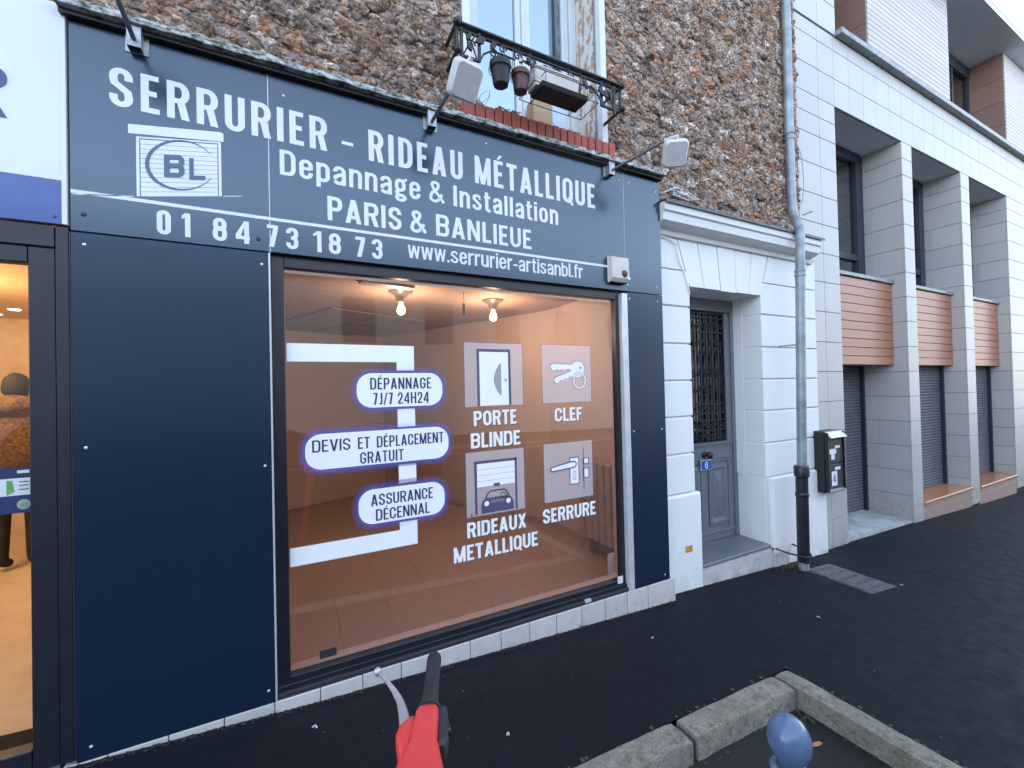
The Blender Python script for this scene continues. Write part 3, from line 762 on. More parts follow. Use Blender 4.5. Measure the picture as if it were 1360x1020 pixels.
def pill(x0, x1, z0, z1, r, lines):
    o = rrect(x0, x1, z0, z1, r)
    p = flat('decal', 'white_vinyl', win, [o], GYv-.0024)
    e1 = rrect(x0-.012, x1+.012, z0-.012, z1+.012, r+.012); e2 = rrect(x0-.025, x1+.025, z0-.025, z1+.025, r+.025)
    e0 = rrect(x0-.003, x1+.003, z0-.003, z1+.003, r+.003)
    flat('outline', 'navy_vinyl', p, ringpoly(e0, o), GYv-.0012)
    flat('halo', 'blue_halo', p, ringpoly(e1, e0), GYv-.0012); flat('halo', 'blue_halo_faint', p, ringpoly(e2, e1), GYv-.0012); flat('halo', 'blue_halo_edge', p, ringpoly(rrect(x0-.036, x1+.036, z0-.036, z1+.036, r+.036), e2), GYv-.0012)
    for s_, a, b_, z, cap, t_, g_ in lines: lettering('lettering', s_, a, b_, z, cap, GYv-.0030, 'navy_vinyl', p, t_, g_)
pill(.289, .767, 1.466, 1.655, .078, [('DÉPANNAGE', .359, .700, 1.565, .064, .145, .11), ('7J/7', .374, .480, 1.482, .064, .145, .10), ('24H24', .507, .684, 1.482, .064, .145, .12)])
pill(.034, .798, 1.155, 1.340, .078, [('DEVIS', .067, .252, 1.246, .063, .145, .11), ('ET', .290, .352, 1.246, .063, .145, .10), ('DÉPLACEMENT', .388, .768, 1.246, .062, .145, .10), ('GRATUIT', .300, .533, 1.165, .062, .145, .11)])
pill(.287, .768, .832, 1.021, .078, [('ASSURANCE', .352, .697, .929, .063, .145, .10), ('DÉCENNAL', .376, .676, .846, .063, .145, .10)])
def square(x0, x1, z0, z1):
    s_ = flat('decal', 'frost_vinyl', win, [rect(x0, x1, z0, z1)], GYv-.0012)
    fr = .006
    flat('outline', 'frost_purple', s_, [rect(x0-fr, x0, z0-fr, z1+fr), rect(x1, x1+fr, z0-fr, z1+fr), rect(x0, x1, z0-fr, z0), rect(x0, x1, z1, z1+fr)], GYv-.0012)
    return s_
q1 = square(.910, 1.308, 1.447, 1.840); q2 = square(1.459, 1.857, 1.450, 1.841); q3 = square(.905, 1.303, .778, 1.168); q4 = square(1.455, 1.852, .789, 1.176)
G2, G3, G4 = GYv-.0024, GYv-.0032, GYv-.004
# armoured door pictogram
flat('door_frame', 'purple_print', q1, [rect(.990, 1.006, 1.449, 1.803), rect(1.206, 1.222, 1.449, 1.803), rect(1.006, 1.206, 1.786, 1.803)], G2)
flat('door_leaf', 'white_vinyl', q1, [rect(1.007, 1.205, 1.451, 1.785)], G2)
ap = [(1.153-.048*math.sin(math.pi*i/12)**.8, 1.509+.207*i/12) for i in range(13)]
flat('glazing', 'purple_print', q1, [ap], G3)
ap2 = [(1.1505-.0425*math.sin(math.pi*i/12)**.8 if 0 < i < 12 else 1.1505, 1.516+.193*i/12) for i in range(13)]
flat('glazing', 'frost_vinyl', q1, [ap2], G4)
flat('handle', 'purple_print', q1, [rect(1.172, 1.192, 1.609, 1.614), rect(1.184, 1.190, 1.597, 1.609)], G3)
# keys
def circ(cx, cz, r, n=24): return [(cx+r*math.cos(2*math.pi*k/n), cz+r*math.sin(2*math.pi*k/n)) for k in range(n)]
def key(ang, L, wd):
    ca, sa = math.cos(R(ang)), math.sin(R(ang)); pts = [(0, wd), (L-.015, wd), (L, wd*.4), (L, -wd*.4)]
    m_ = 5
    for k in range(m_): pts += [(L-.012-.022*k, -wd*1.1), (L-.022-.022*k, -wd*.55)]
    pts += [(0, -wd*.9)]
    return [(1.745+ca*a-sa*b_, 1.667+sa*a+ca*b_) for a, b_ in pts]
bw, bh = 1.745, 1.667
def grow(poly, c_, g_): 
    cx_ = sum(p[0] for p in poly)/len(poly); cz_ = sum(p[1] for p in poly)/len(poly)
    return [(p[0]+(g_ if p[0] > cx_ else -g_), p[1]+(g_ if p[1] > cz_ else -g_)) for p in poly]
k1 = [(1.72, 1.708), (1.535, 1.713), (1.522, 1.700), (1.522, 1.686), (1.540, 1.668)]+[(1.552+.021*i+(.0), 1.677 if i % 2 else 1.667) for i in range(6)]+[(1.72, 1.665)]
k2 = [(1.70, 1.668), (1.565, 1.622), (1.550, 1.606), (1.553, 1.588), (1.572, 1.580)]+[(1.583+.019*i, 1.598+.006*i if i % 2 else 1.588+.006*i) for i in range(6)]+[(1.735, 1.618)]
for kk in (k1, k2): flat('key_outline', 'purple_print', q2, [grow(kk, None, .0035)], G2)  # printed purple outline around the keys
flat('key_outline', 'purple_print', q2, [circ(bw, bh+.008, .0605)], G2)
for kk in (k1, k2): flat('key', 'white_vinyl', q2, [kk], G3)
flat('key', 'white_vinyl', q2, [circ(bw, bh+.008, .057)], G3-.0003)
flat('key_ring', 'purple_print', q2, ringpoly(circ(1.757, 1.598, .060), circ(1.757, 1.598, .042)), G4)
flat('key_ring', 'white_vinyl', q2, ringpoly(circ(1.757, 1.598, .057), circ(1.757, 1.598, .045)), G4-.0006)
flat('key_hole', 'purple_print', q2, [[(1.758, 1.690), (1.766, 1.698), (1.776, 1.684), (1.768, 1.676)]], G4)
# garage pictogram
flat('shutter_rail', 'purple_print', q3, [rect(.958, .974, .786, 1.100), rect(1.236, 1.250, .786, 1.112), rect(.958, 1.250, 1.096, 1.112)], G2)
for k in range(4): flat('shutter_slat', 'white_vinyl', q3, [rect(.975, 1.235, .952+.036*k, .986+.036*k)], G2)
flat('shutter_catch', 'purple_print', q3, [rect(1.085, 1.128, .948, .966)], G3)
flat('car_body', 'purple_print', q3, [[(1.000, .788), (1.222, .788), (1.222, .840), (1.205, .868), (1.186, .880), (1.035, .880), (1.008, .866), (.998, .840)], [(.93, .778), (.94, .778), (.94, .8), (.93, .8)]], G2)
cw = [(1.022, .876), (1.040, .910), (1.062, .926), (1.160, .926), (1.180, .910), (1.196, .876)]; ci = [(1.034, .876), (1.049, .905), (1.066, .916), (1.157, .916), (1.171, .905), (1.184, .876)]
flat('car_roof', 'purple_print', q3, [[cw[i], cw[i+1], ci[i+1], ci[i]] for i in range(5)], G2)
flat('steering_wheel', 'purple_print', q3, ringpoly(circ(1.150, .886, .020, 16), circ(1.150, .886, .014, 16)), G2)
for x in (1.035, 1.185): flat('headlight', 'white_vinyl', q3, [circ(x, .846, .016, 16)], G3)
flat('grille', 'frost_vinyl', q3, [rect(1.062, 1.160, .858, .862), rect(1.062, 1.160, .848, .851)], G3)
# lock pictogram
flat('lock_outline', 'purple_print', q4, [rrect(1.655, 1.737, .882, 1.072, .010, 3)], G2)  # printed purple outline around the lock plate
flat('lock_plate', 'white_vinyl', q4, [rrect(1.662, 1.730, .890, 1.065, .008, 3)], G3)
flat('lever_outline', 'purple_print', q4, [[(1.515, 1.022), (1.500, 1.012), (1.500, .997), (1.515, .985), (1.700, .998), (1.718, 1.016), (1.718, 1.030), (1.700, 1.047), (1.66, 1.046)]], G4)  # printed purple outline around the lever
flat('lever', 'white_vinyl', q4, [[(1.520, 1.015), (1.509, 1.008), (1.509, 1.000), (1.520, .993), (1.696, 1.006), (1.709, 1.018), (1.709, 1.028), (1.696, 1.038), (1.66, 1.036)]], G4-.0006)
flat('key_slot', 'purple_print', q4, ringpoly(rrect(1.683, 1.707, .915, .975, .011, 4), rrect(1.686, 1.704, .918, .972, .009, 4)), G4)
flat('strike_plate', 'purple_print', q4, [rect(1.773, 1.778, .845, 1.130), rect(1.770, 1.822, 1.012, 1.058), rect(1.770, 1.822, .918, .988)], G2)
flat('strike_plate', 'white_vinyl', q4, [rect(1.780, 1.814, 1.020, 1.052), rect(1.780, 1.814, .924, .982)], G3)
for s_, a, b_, z, cap in (('PORTE', .962, 1.258, 1.328, .092), ('BLINDE', .940, 1.281, 1.193, .092), ('CLEF', 1.548, 1.775, 1.322, .092), ('RIDEAUX', .904, 1.310, .655, .092), ('METALLIQUE', .816, 1.393, .522, .093), ('SERRURE', 1.436, 1.870, .653, .094)):
    lettering('lettering', s_, a+.004, b_+.004, z-.004, cap, GYv-.0012, 'navy_vinyl', win, .20, .09)
    lettering('lettering', s_, a, b_, z, cap, GYv-.0022, 'white_vinyl', win, .20, .09)
# small printed sticker low on the glass
flat('sticker', 'dark_plastic', win, [rect(.085, .165, .185, .225)], GYv-.0012)
# ------------------------------------------------------------------ room behind the window
room = empty('shop_room', (0, 2, .05), 'warm tan painted room seen through the large shop window', 'room')
ZF, ZC = .05, 2.40
RW = [(2.46, .165), (2.46, 1.58), (1.20, 4.40), (-.75, 3.60), (-.75, .165)]
def wallseg(a, b_, name, mat, par, z0=ZF, z1=ZC, th=.06):
    a = Vector((*a, 0)); b_ = Vector((*b_, 0)); d = (b_-a).normalized(); n_ = Vector((d.y, -d.x, 0))*th
    # outward side: away from the room centre
    c_ = Vector((.8, 1.8, 0))
    if (a+n_-c_).length < (a-c_).length: n_ = -n_
    P = [a, b_, b_+n_, a+n_]
    return MB().zprism([(p.x, p.y) for p in P], z0, z1).obj(name, mat, par)
for a, b_ in zip(RW, RW[1:]): wallseg(a, b_, 'wall', 'interior_wall', room)
wallseg(RW[4], (-.10, .165), 'wall', 'interior_wall', room)
wallseg((2.115, .165), RW[0], 'wall', 'interior_wall', room)
MB().box(-.75, 2.46, .095, .155, ZF, .150).obj('window_ledge', 'interior_wall', room)
MB().box(-.75, 2.46, .095, .155, 2.187, ZC).obj('lintel', 'interior_wall', room)
floor_poly = [(-.80, .09), (2.51, .09), (2.51, 1.6), (1.2, 4.5), (-.80, 3.7)]
MB().zprism(floor_poly, ZF-.04, ZF-.006).obj('floor', 'floor_tile', room)
MB().zprism(floor_poly, ZC, ZC+.05).obj('ceiling', 'ceiling_paint', room)
# floor tiles, 33 cm
def inside(x, y): return -2.2 < x < 2.75 and y > .12 and (y < 4.40-(x-1.2)*(-.412) or True)
tm = None
for i in range(-6, 9):
    for j in range(0, 13):
        x0 = .235-.335+.325*i; y0 = .16+.325*j-.325*0
        cx, cy = x0+.16, y0+.16
        if cy > 3.6+(cx+.75)*.41-.1 or cx > 2.5 or cx < -.65: continue
        if cy > 1.58 and (cx-2.46)*2.82+(cy-1.58)*1.26 > .3: continue
        if tm is None:
            o = MB().box(0, .3235, 0, .3235, -.006, 0, .0006).obj('floor_tile', 'floor_tile', room); tm = o
        else:
            o = tm.copy(); COL.objects.link(o)
        o.location = (x0, y0, ZF)
# ceiling grid tiles turned with the room
ca, sa = math.cos(R(24)), math.sin(R(24)); tm = None
for i in range(-3, 3):
    for j in range(0, 3):
        if j == 0 and i < 0 or (i < -1 and j < 1) or i > 1: continue
        x0 = .33+ca*.6*i-sa*.6*j; y0 = 2.12+sa*.6*i+ca*.6*j
        if y0+.45 > 3.6+(x0+.75)*.41 or x0 < -.45: continue
        if tm is None:
            o = MB().box(.012, .588, .012, .588, -.016, 0, .002).obj('ceiling_tile', 'acoustic_tile', room); tm = o
            fr_ = MB().box(0, .6, 0, .6, -.006, 0).obj('tile_grid', 'rubber_black', room); tf = fr_
        else: o = tm.copy(); COL.objects.link(o); fr_ = tf.copy(); COL.objects.link(fr_)
        fr_.location = (x0, y0, ZC-.001); fr_.rotation_euler = (0, 0, R(24))
        o.location = (x0, y0, ZC-.001); o.rotation_euler = (0, 0, R(24))
o = MB().box(0, .42, 0, .10, -.02, 0, .003).obj('air_vent', 'galvanised', room); o.location = (.45, .95, ZC); o.rotation_euler = (0, 0, R(10))
o = MB().box(0, .42, 0, .10, -.02, 0, .003).obj('air_vent', 'galvanised', room); o.location = (1.75, .75, ZC); o.rotation_euler = (0, 0, R(10))
def skirting(a, b_): return wallseg((a[0]-.02, a[1]-.02), (b_[0]-.02, b_[1]-.02), 'skirting', 'radiator_paint', room, ZF, ZF+.07, .015)
skirting((2.46, 1.58), (1.2, 4.4)); skirting((2.46, .2), (2.46, 1.58))
# bulbs in porcelain holders
for i, (x, y) in enumerate(((.80, 1.25), (1.68, 1.30))):
    t_ = empty('bulb_lamp', (x, y, ZC), ('left' if i == 0 else 'right')+' of the two bare glowing bulbs in flared ceiling holders behind the shop window', 'ceiling lamp', 'bare bulbs on the shop ceiling')
    MB().lathe([(.100, 0), (.102, -.006), (.092, -.014), (.062, -.030), (.044, -.055), (.036, -.088), (.027, -.095)], (x, y, ZC-.001), 24).obj('holder', 'porcelain', t_, auto=True)
    MB().lathe([(.013, -.092), (.015, -.11), (.028, -.135), (.034, -.160), (.030, -.183), (.016, -.196), (.002, -.199)], (x, y, ZC), 20).obj('bulb', 'bulb_light', t_, smooth=True)
    ld = bpy.data.lights.new('bulb_glow', 'POINT'); ld.energy = 3.9; ld.color = (1, .63, .40); ld.shadow_soft_size = .05
    lo = bpy.data.objects.new('bulb_glow', ld); COL.objects.link(lo); lo.location = (x, y, ZC-.27)
t_ = empty('pull_switch', (1.30, 1.08, ZC), 'small dark pull cord switch hanging from the ceiling between the two bulbs', 'pull cord')
MB().tube([(1.30, 1.08, ZC), (1.30, 1.08, ZC-.10)], .0018, 6).obj('cord', 'iron_black', t_)
MB().box(1.291, 1.309, 1.071, 1.089, ZC-.20, ZC-.10, .003).obj('handle', 'knob_black', t_)
# radiator at the right end of the window
rad = empty('radiator', (2.36, .5, .1), 'cast iron panelled radiator standing at the right end of the shop window', 'radiator')
for k in range(7):
    y = .17+.09*k
    MB().box(2.30, 2.42, y+.06, y+.142, .20, .90, .012).obj('radiator_section', 'radiator_paint', rad)
MB().tube([(2.36, .21, .86), (2.36, .88, .86)], .014, 8).obj('pipe', 'radiator_paint', rad)
MB().tube([(2.36, .84, .26), (2.36, .92, .26), (2.36, .92, .06)], .011, 8).obj('pipe', 'radiator_paint', rad)
for y in (.27, .77): MB().box(2.34, 2.38, y-.01, y+.01, ZF, .21).obj('foot', 'radiator_paint', rad)
o = MB().lathe([(.045, 0), (.05, .02), (.05, .16), (.045, .18)], (2.20, .27, ZF), 16).obj('paper_roll', 'curtain_white', auto=True)
tagit(o, 'small pale roll standing on the floor beside the radiator behind the glass', 'roll')

# ------------------------------------------------------------------ neighbouring shop on the left
nb = empty('neighbour_shopfront', (-1.4, .05, .1), 'black framed glass door of the neighbouring shop at the left edge of the photo', 'shopfront')
MB().box(-.945, -.865, .012, .075, .09, 2.165, .003).obj('stile', 'door_frame_black', nb)
MB().box(-.862, -.822, .004, .10, .09, 2.255, .002).obj('outer_frame', 'door_frame_black', nb)
MB().box(-2.0, -.866, .004, .10, 2.169, 2.255, .002).obj('head_frame', 'door_frame_black', nb)
MB().box(-2.0, -.948, .012, .075, 2.10, 2.165, .003).obj('top_rail', 'door_frame_black', nb)
MB().box(-2.0, -.948, .012, .075, .09, .175, .003).obj('bottom_rail', 'door_frame_black', nb)
MB().box(-2.0, -.948, .040, .046, .176, 2.099).obj('pane', 'door_glass', nb)
MB().box(-2.0, -.865, -.01, .12, -.05, .086, .004).obj('threshold', 'metal_cover', nb)
MB().box(-.820, -.8165, .002, .08, .09, 2.239).obj('edge_trim', 'dark_plastic', nb)
flat('printed_strip', 'navy_vinyl', nb, [rect(-1.6, -.9485, 1.105, 1.285)], .0385)
flat('printed_strip', 'sign_white', nb, [rect(-1.6, -.951, 1.175, 1.243)], .0375)
flat('print_mark', 'green_print', nb, [[(-1.02, 1.178), (-.997, 1.190), (-1.005, 1.235), (-1.02, 1.235)]], .0365)
flat('print_mark', 'frost_vinyl', nb, [circ(-.972, 1.138, .020)], .0365)
flat('print_mark', 'green_print', nb, [rect(-.980, -.962, 1.128, 1.144)], .0355)
for z in (1.226, 1.212, 1.196): flat('print_line', 'logo_blue', nb, [rect(-.985, -.957, z, z+.004)], .0365)
flat('print_line', 'sign_white', nb, [rect(-.990, -.955, 1.262, 1.274)], .0365)
ns = empty('neighbour_sign', (-1.4, 0, 2.26), 'white and blue neighbouring shop sign with a blue letter R, left edge', 'shop sign')
MB().box(-2.6, -.838, -.004, .03, 2.262, 2.44, .001).obj('panel', 'band_blue', ns)
MB().box(-2.6, -.838, -.004, .03, 2.4405, 3.17, .001).obj('panel', 'sign_white', ns)
MB().box(-.8375, -.822, -.008, .03, 2.262, 3.17, .001).obj('edge_trim', 'sign_white', ns)
flat('letter', 'sign_blue', ns, [[(-1.225+.235*px/.47, 2.655+.215*pz) for px, pz in poly] for st in glyph('R', .47, .15) for poly in st], -.0055, step=.00005)
screw(ns, -.86, 2.29, -.004, .006, 'sign_blue'); 
nr = empty('neighbour_room', (-2, 2, .05), 'warm orange lit interior of the neighbouring shop', 'room')
MB().box(-5, -2.26, 4.6, 4.65, ZF, 2.5).obj('wall', 'warm_wall', nr)
MB().zprism([(-5, .12), (-.86, .12), (-2.27, 4.65), (-5, 4.65)], ZF-.04, ZF).obj('floor', 'warm_floor', nr)
MB().zprism([(-5, .12), (-.86, .12), (-2.27, 4.65), (-5, 4.65)], 2.5, 2.55).obj('ceiling', 'warm_wall', nr)
# side wall runs obliquely behind the locksmith's room
MB().zprism([(-.87, .11), (-.84, .11), (-2.25, 4.6), (-2.30, 4.6)], ZF, 2.5).obj('wall', 'warm_wall', nr)
MB().box(-5.05, -5, .12, 4.65, ZF, 2.5).obj('wall', 'warm_wall', nr)

for x, y in ((-2.91, 4.3), (-3.0, 3.4), (-2.6, 3.9), (-2.2, 1.6), (-1.5, .9)):
    MB().lathe([(.045, 0), (.04, -.006)], (x, y, 2.499), 14).obj('downlight', 'spot_light', nr)
la = bpy.data.lights.new('downlights', 'POINT'); la.energy = 22; la.color = (1, .70, .34); la.shadow_soft_size = .2
lo = bpy.data.objects.new('downlights', la); COL.objects.link(lo); lo.location = (-2.6, 2.2, 2.3)
# customer seen from behind
PX, PY = -2.22, 3.0
person = empty('person', (PX, PY, ZF), 'person seen from behind in a fur trimmed hooded brown coat inside the neighbouring shop', 'person')
def skin_body(name, verts, edges, radii, mat, parent, sub=2):
    me = bpy.data.meshes.new(name); me.from_pydata(verts, edges, []); o = bpy.data.objects.new(name, me); COL.objects.link(o)
    md = o.modifiers.new('s', 'SKIN'); sv = me.skin_vertices[0].data
    for i, r_ in enumerate(radii): sv[i].radius = r_ if isinstance(r_, tuple) else (r_, r_)
    sv[0].use_root = True
    o.modifiers.new('u', 'SUBSURF').levels = sub; o.modifiers['u'].render_levels = sub
    dg = bpy.context.evaluated_depsgraph_get(); m2 = bpy.data.meshes.new_from_object(o.evaluated_get(dg))
    bpy.data.objects.remove(o); m2.materials.clear()
    return link(name, m2, mat, parent, smooth=True)
H = .05
bv = [(0, 0, .92), (0, 0, 1.10), (0, -.01, 1.28), (0, -.01, 1.42), (0, .01, 1.50), (0, .02, 1.58), (0, .01, 1.68),
      (.19, 0, 1.40), (.24, .02, 1.14), (.20, .12, .93), (.17, .17, .86), (-.19, 0, 1.40), (-.24, .02, 1.14), (-.20, .12, .93), (-.17, .17, .86),
      (.09, 0, .86), (.10, .01, .48), (.10, 0, .09), (.10, .12, .04), (-.09, 0, .86), (-.10, .01, .48), (-.10, 0, .09), (-.10, .12, .04)]
be = [(0, 1), (1, 2), (2, 3), (3, 4), (4, 5), (5, 6), (3, 7), (7, 8), (8, 9), (9, 10), (3, 11), (11, 12), (12, 13), (13, 14), (0, 15), (15, 16), (16, 17), (17, 18), (0, 19), (19, 20), (20, 21), (21, 22)]
br = [(.15, .11), (.15, .11), (.18, .12), (.15, .10), .06, .085, .08, .065, .05, .038, .03, .065, .05, .038, .03, .085, .06, .045, .04, .085, .06, .045, .04]
bb = skin_body('body', [(PX+x, PY+y, H+z) for x, y, z in bv], be, br, 'hair_dark', person)
def blob(name, mat, par, c, r, seed=1, amp=.12, sub=3):
    bm = bmesh.new(); bmesh.ops.create_icosphere(bm, subdivisions=sub, radius=1); rnd = random.Random(seed)
    from mathutils import noise as nz
    for v in bm.verts:
        k = 1+amp*nz.noise(v.co*3+Vector((seed, 0, 0)))+amp*.6*nz.noise(v.co*8); v.co = Vector((v.co.x*r[0]*k+c[0], v.co.y*r[1]*k+c[1], v.co.z*r[2]*k+c[2]))
    me = bpy.data.meshes.new(name); bm.to_mesh(me); bm.free(); return link(name, me, mat, par, smooth=True)
blob('hair', 'hair_dark', person, (PX, PY+.0, H+1.63), (.088, .10, .12), 3)
blob('hood', 'fur_brown', person, (PX, PY-.06, H+1.45), (.21, .15, .10), 5, .22)
blob('coat', 'fur_brown', person, (PX, PY, H+1.10), (.28, .19, .44), 8, .1)
blob('coat_hem', 'jacket_brown', person, (PX, PY, H+.84), (.24, .17, .14), 9, .1)
# ------------------------------------------------------------------ rusticated doorway wall
dw = empty('doorway_wall', (3.7, .1, -.1), 'white painted rusticated wall with a moulded cornice around the blue grey door', 'wall')
JZ = [.665, .985, 1.288, 1.585, 1.888, 2.195, 2.497]
def block(x0, x1, z0, z1, y=.10, mat='white_masonry', g=.0062):
    MB().box(x0, x1, y+random.uniform(-.0015, .0015), .3, z0+g, z1-g, .006).obj('block', mat, dw)
MB().box(2.52, 2.93, .122, .30, -.3, 2.78).obj('backing', 'white_masonry', dw)
MB().box(3.895, 4.80, .122, .30, -.3, 2.78).obj('backing', 'white_masonry', dw)
MB().box(2.93, 3.895, .112, .30, 2.375, 2.78).obj('backing', 'white_masonry', dw)
for a, b_ in zip(JZ, JZ[1:]):
    block(2.522, 2.936, a, b_); block(3.892, 4.797, a, b_)
MB().box(2.50, 2.976, .078, .3, -.3, .650, .006).obj('plinth', 'white_masonry', dw)
MB().xprism([(.3, .650), (.3, .661), (.10, .661), (.080, .650)], 2.50, 2.976).obj('plinth', 'white_masonry', dw)
MB().box(3.948, 4.850, .078, .3, -.32, .650, .006).obj('plinth', 'white_masonry', dw)
MB().xprism([(.3, .650), (.3, .661), (.10, .661), (.080, .650)], 3.948, 4.850).obj('plinth', 'white_masonry', dw)
MB().box(3.935, 4.17, .070, .3, -.32, -.03, .012).obj('plinth', 'plinth_render', dw)
tb = [2.94, 3.117, 3.325, 3.533, 3.714, 3.888]; tt = [2.792, 3.036, 3.286, 3.526, 3.772, 4.02]
g = .0055
for i in range(5):
    bt = 2.372 - (.006 if i == 2 else 0)
    MB().prism([(tb[i]+g, bt), (tb[i+1]-g, bt), (tt[i+1]-g, 2.785), (tt[i]+g, 2.785)], .10-(.003 if i == 2 else 0), .3).obj('voussoir', 'white_masonry', dw)
MB().prism([(2.522, 2.501), (2.882, 2.501), (2.784, 2.785), (2.522, 2.785)], .10, .3).obj('block', 'white_masonry', dw)
MB().prism([(3.940, 2.501), (4.797, 2.501), (4.797, 2.785), (4.030, 2.785)], .10, .3).obj('block', 'white_masonry', dw)
# reveals of the doorway
MB().box(2.90, 2.952, .30, .46, .0, 2.372).obj('reveal', 'white_masonry', dw)
MB().prism([(3.888, .66), (3.888, 2.372), (3.95, 2.372), (3.95, .66)], .30, .46).obj('reveal', 'white_masonry', dw)
MB().prism([(3.902, .0), (3.902, .66), (3.95, .66), (3.95, .0)], .082, .46).obj('reveal', 'white_masonry', dw)
MB().box(2.952, 3.888, .30, .46, 2.372, 2.5).obj('soffit', 'white_masonry', dw)
# cornice
MB().xprism([(.28, 2.79), (.28, 2.968), (-.045, 2.955), (-.045, 2.895), (-.030, 2.885), (-.025, 2.825), (.02, 2.802), (.055, 2.796), (.055, 2.79)], 2.515, 4.655).obj('cornice', 'cornice_white', dw)
MB().xprism([(.11, 2.755), (.11, 2.792), (.062, 2.792), (.075, 2.755)], 2.515, 4.72).obj('cornice', 'cornice_white', dw)
MB().xprism([(.28, 2.985), (.28, 2.990), (-.062, 2.968), (-.062, 2.946), (-.058, 2.946), (-.058, 2.963)], 2.513, 4.69).obj('cap_flashing', 'cap_dark', dw)
# doorstep
stp = empty('doorstep', (3.45, .2, 0), 'grey painted doorstep slab on a pale rendered riser below the front door', 'doorstep')
MB().box(2.978, 3.946, .082, .45, -.30, .020, .004).obj('riser', 'plinth_render', stp)
MB().box(2.979, 3.902, .075, .45, .021, .052, .006).obj('tread', 'sill_blue_grey', stp)
# grime line and plinth foot
flat('sticker', 'sticker_orange', dw, [rect(2.776, 2.852, .195, .246)], .0745)

# front door
door = empty('front_door', (3.43, .42, .05), 'blue grey panelled front door with a black wrought iron grille, number 6', 'door')
D = 'door_blue_grey'; y = .40
B('frame', D, door, 2.953, 3.005, y-.01, .46, .053, 2.371, .004); B('frame', D, door, 3.850, 3.901, y-.01, .46, .053, 2.371, .004)
B('frame', D, door, 3.006, 3.849, y-.01, .46, 2.255, 2.371, .004)
lf = MB().box(3.008, 3.085, y+.006, .45, .056, 2.252, .003).box(3.775, 3.847, y+.006, .45, .056, 2.252, .003).box(3.086, 3.774, y+.006, .45, .90, .985, .003).box(3.086, 3.774, y+.006, .45, .057, .165, .003).box(3.385, 3.475, y+.006, .45, .166, .80, .003).box(3.086, 3.774, y+.006, .45, .801, .899, .003).box(3.086, 3.774, y+.02, .45, .166, .80).obj('leaf', D, door)
B('moulding', D, door, 3.02, 3.84, y-.006, y+.005, .955, .975, .003); B('moulding', D, door, 3.04, 3.82, y-.018, y+.005, .976, .995, .004)
B('moulding', D, door, 3.02, 3.84, y-.006, y+.005, .838, .852, .003); B('moulding', D, door, 3.02, 3.84, y-.010, y+.005, .125, .145, .004)
for x0, x1 in ((3.10, 3.37), (3.49, 3.76)):
    for a in (0, .012):
        pass
    # raised field with a pyramidal centre
    z0, z1 = .20, .775; o_ = [(x0, z0), (x1, z0), (x1, z1), (x0, z1)]; i_ = [(x0+.03, z0+.03), (x1-.03, z0+.03), (x1-.03, z1-.03), (x0+.03, z1-.03)]
    j_ = [(x0+.06, z0+.06), (x1-.06, z0+.06), (x1-.06, z1-.06), (x0+.06, z1-.06)]; xm = (x0+x1)/2; k_ = [(xm, z0+.16), (xm, z0+.16), (xm, z1-.16), (xm, z1-.16)]
    vs = [(a, y+.019, c_) for a, c_ in o_]+[(a, y+.004, c_) for a, c_ in o_]+[(a, y-.002, c_) for a, c_ in i_]+[(a, y+.014, c_) for a, c_ in j_]+[(xm, y-.010, z0+.17), (xm, y-.010, z1-.17)]
    fs = []
    for q in range(3):
        for r_ in range(4): fs.append((q*4+r_, q*4+(r_+1) % 4, (q+1)*4+(r_+1) % 4, (q+1)*4+r_))
    fs += [(12, 13, 16), (13, 14, 17, 16), (14, 15, 17), (15, 12, 16, 17)]
    MB().add(vs, fs).obj('door_panel', D, door)
B('pane', 'dark_glass', door, 3.08, 3.78, .430, .436, .99, 2.25)
B('backing', 'dark_room', door, 3.00, 3.85, .52, .56, .90, 2.30)
# grille: rails, verticals and scrolls
gy = .412; IR = 'iron_black'
for z in (2.235, 2.19, 2.05, 1.36, 1.275, 1.205, 1.11, 1.0): B('grille_rail', IR, door, 3.086, 3.774, gy-.006, gy+.006, z-.006, z+.006)
for k in range(9): 
    x = 3.10+.0825*k; B('grille_bar', IR, door, x-.006, x+.006, gy-.005, gy+.005, 1.0, 2.24)
def spiral(cx, cz, r, a0, turns, sgn=1, n=22):
    return [(cx+sgn*r*(1-.75*i/n)*math.cos(a0+turns*2*math.pi*i/n), gy-.008, cz+r*(1-.75*i/n)*math.sin(a0+turns*2*math.pi*i/n)) for i in range(n+1)]
for k in range(8):
    x = 3.142+.0825*k
    for z, r_ in ((1.05, .034), (1.155, .026), (1.315, .026), (1.50, .036), (1.66, .038), (1.95, .032), (2.12, .034)):
        MB().tube(spiral(x, z, r_, (k % 2)*math.pi, 1.3, 1 if k % 2 else -1), .0048, 5).obj('scroll', IR, door)
    MB().tube([(x, gy, 1.36), (x+.012, gy-.004, 1.44), (x, gy, 1.46)], .004, 5).tube([(x, gy, 1.54), (x, gy, 1.62)], .006, 5).tube([(x, gy, 1.70), (x+.01, gy-.005, 1.80), (x-.01, gy-.005, 1.86), (x, gy, 1.91)], .005, 5).obj('scroll_stem', IR, door)
MY = Matrix(((1, 0, 0), (0, 0, -1), (0, 1, 0)))
MB().lathe([(.030, 0), (.030, .006), (.014, .010), (.012, .035), (.026, .045), (.034, .060), (.030, .076), (.016, .083)], (3.43, y+.0, .885), 20, M=MY).obj('knob', 'knob_black', door, smooth=True)
MB().lathe([(.018, 0), (.018, .008), (.008, .010)], (3.50, y+.0, .885), 14, M=MY).obj('lock_cylinder', 'knob_black', door)
pl = empty('house_number_plate', (3.43, .385, .74), 'small blue enamel house number plate with a white 6 on the front door', 'number plate')
MB().box(3.356, 3.500, .380, .386, .742, .838, .002).obj('plate', 'enamel_white', pl)
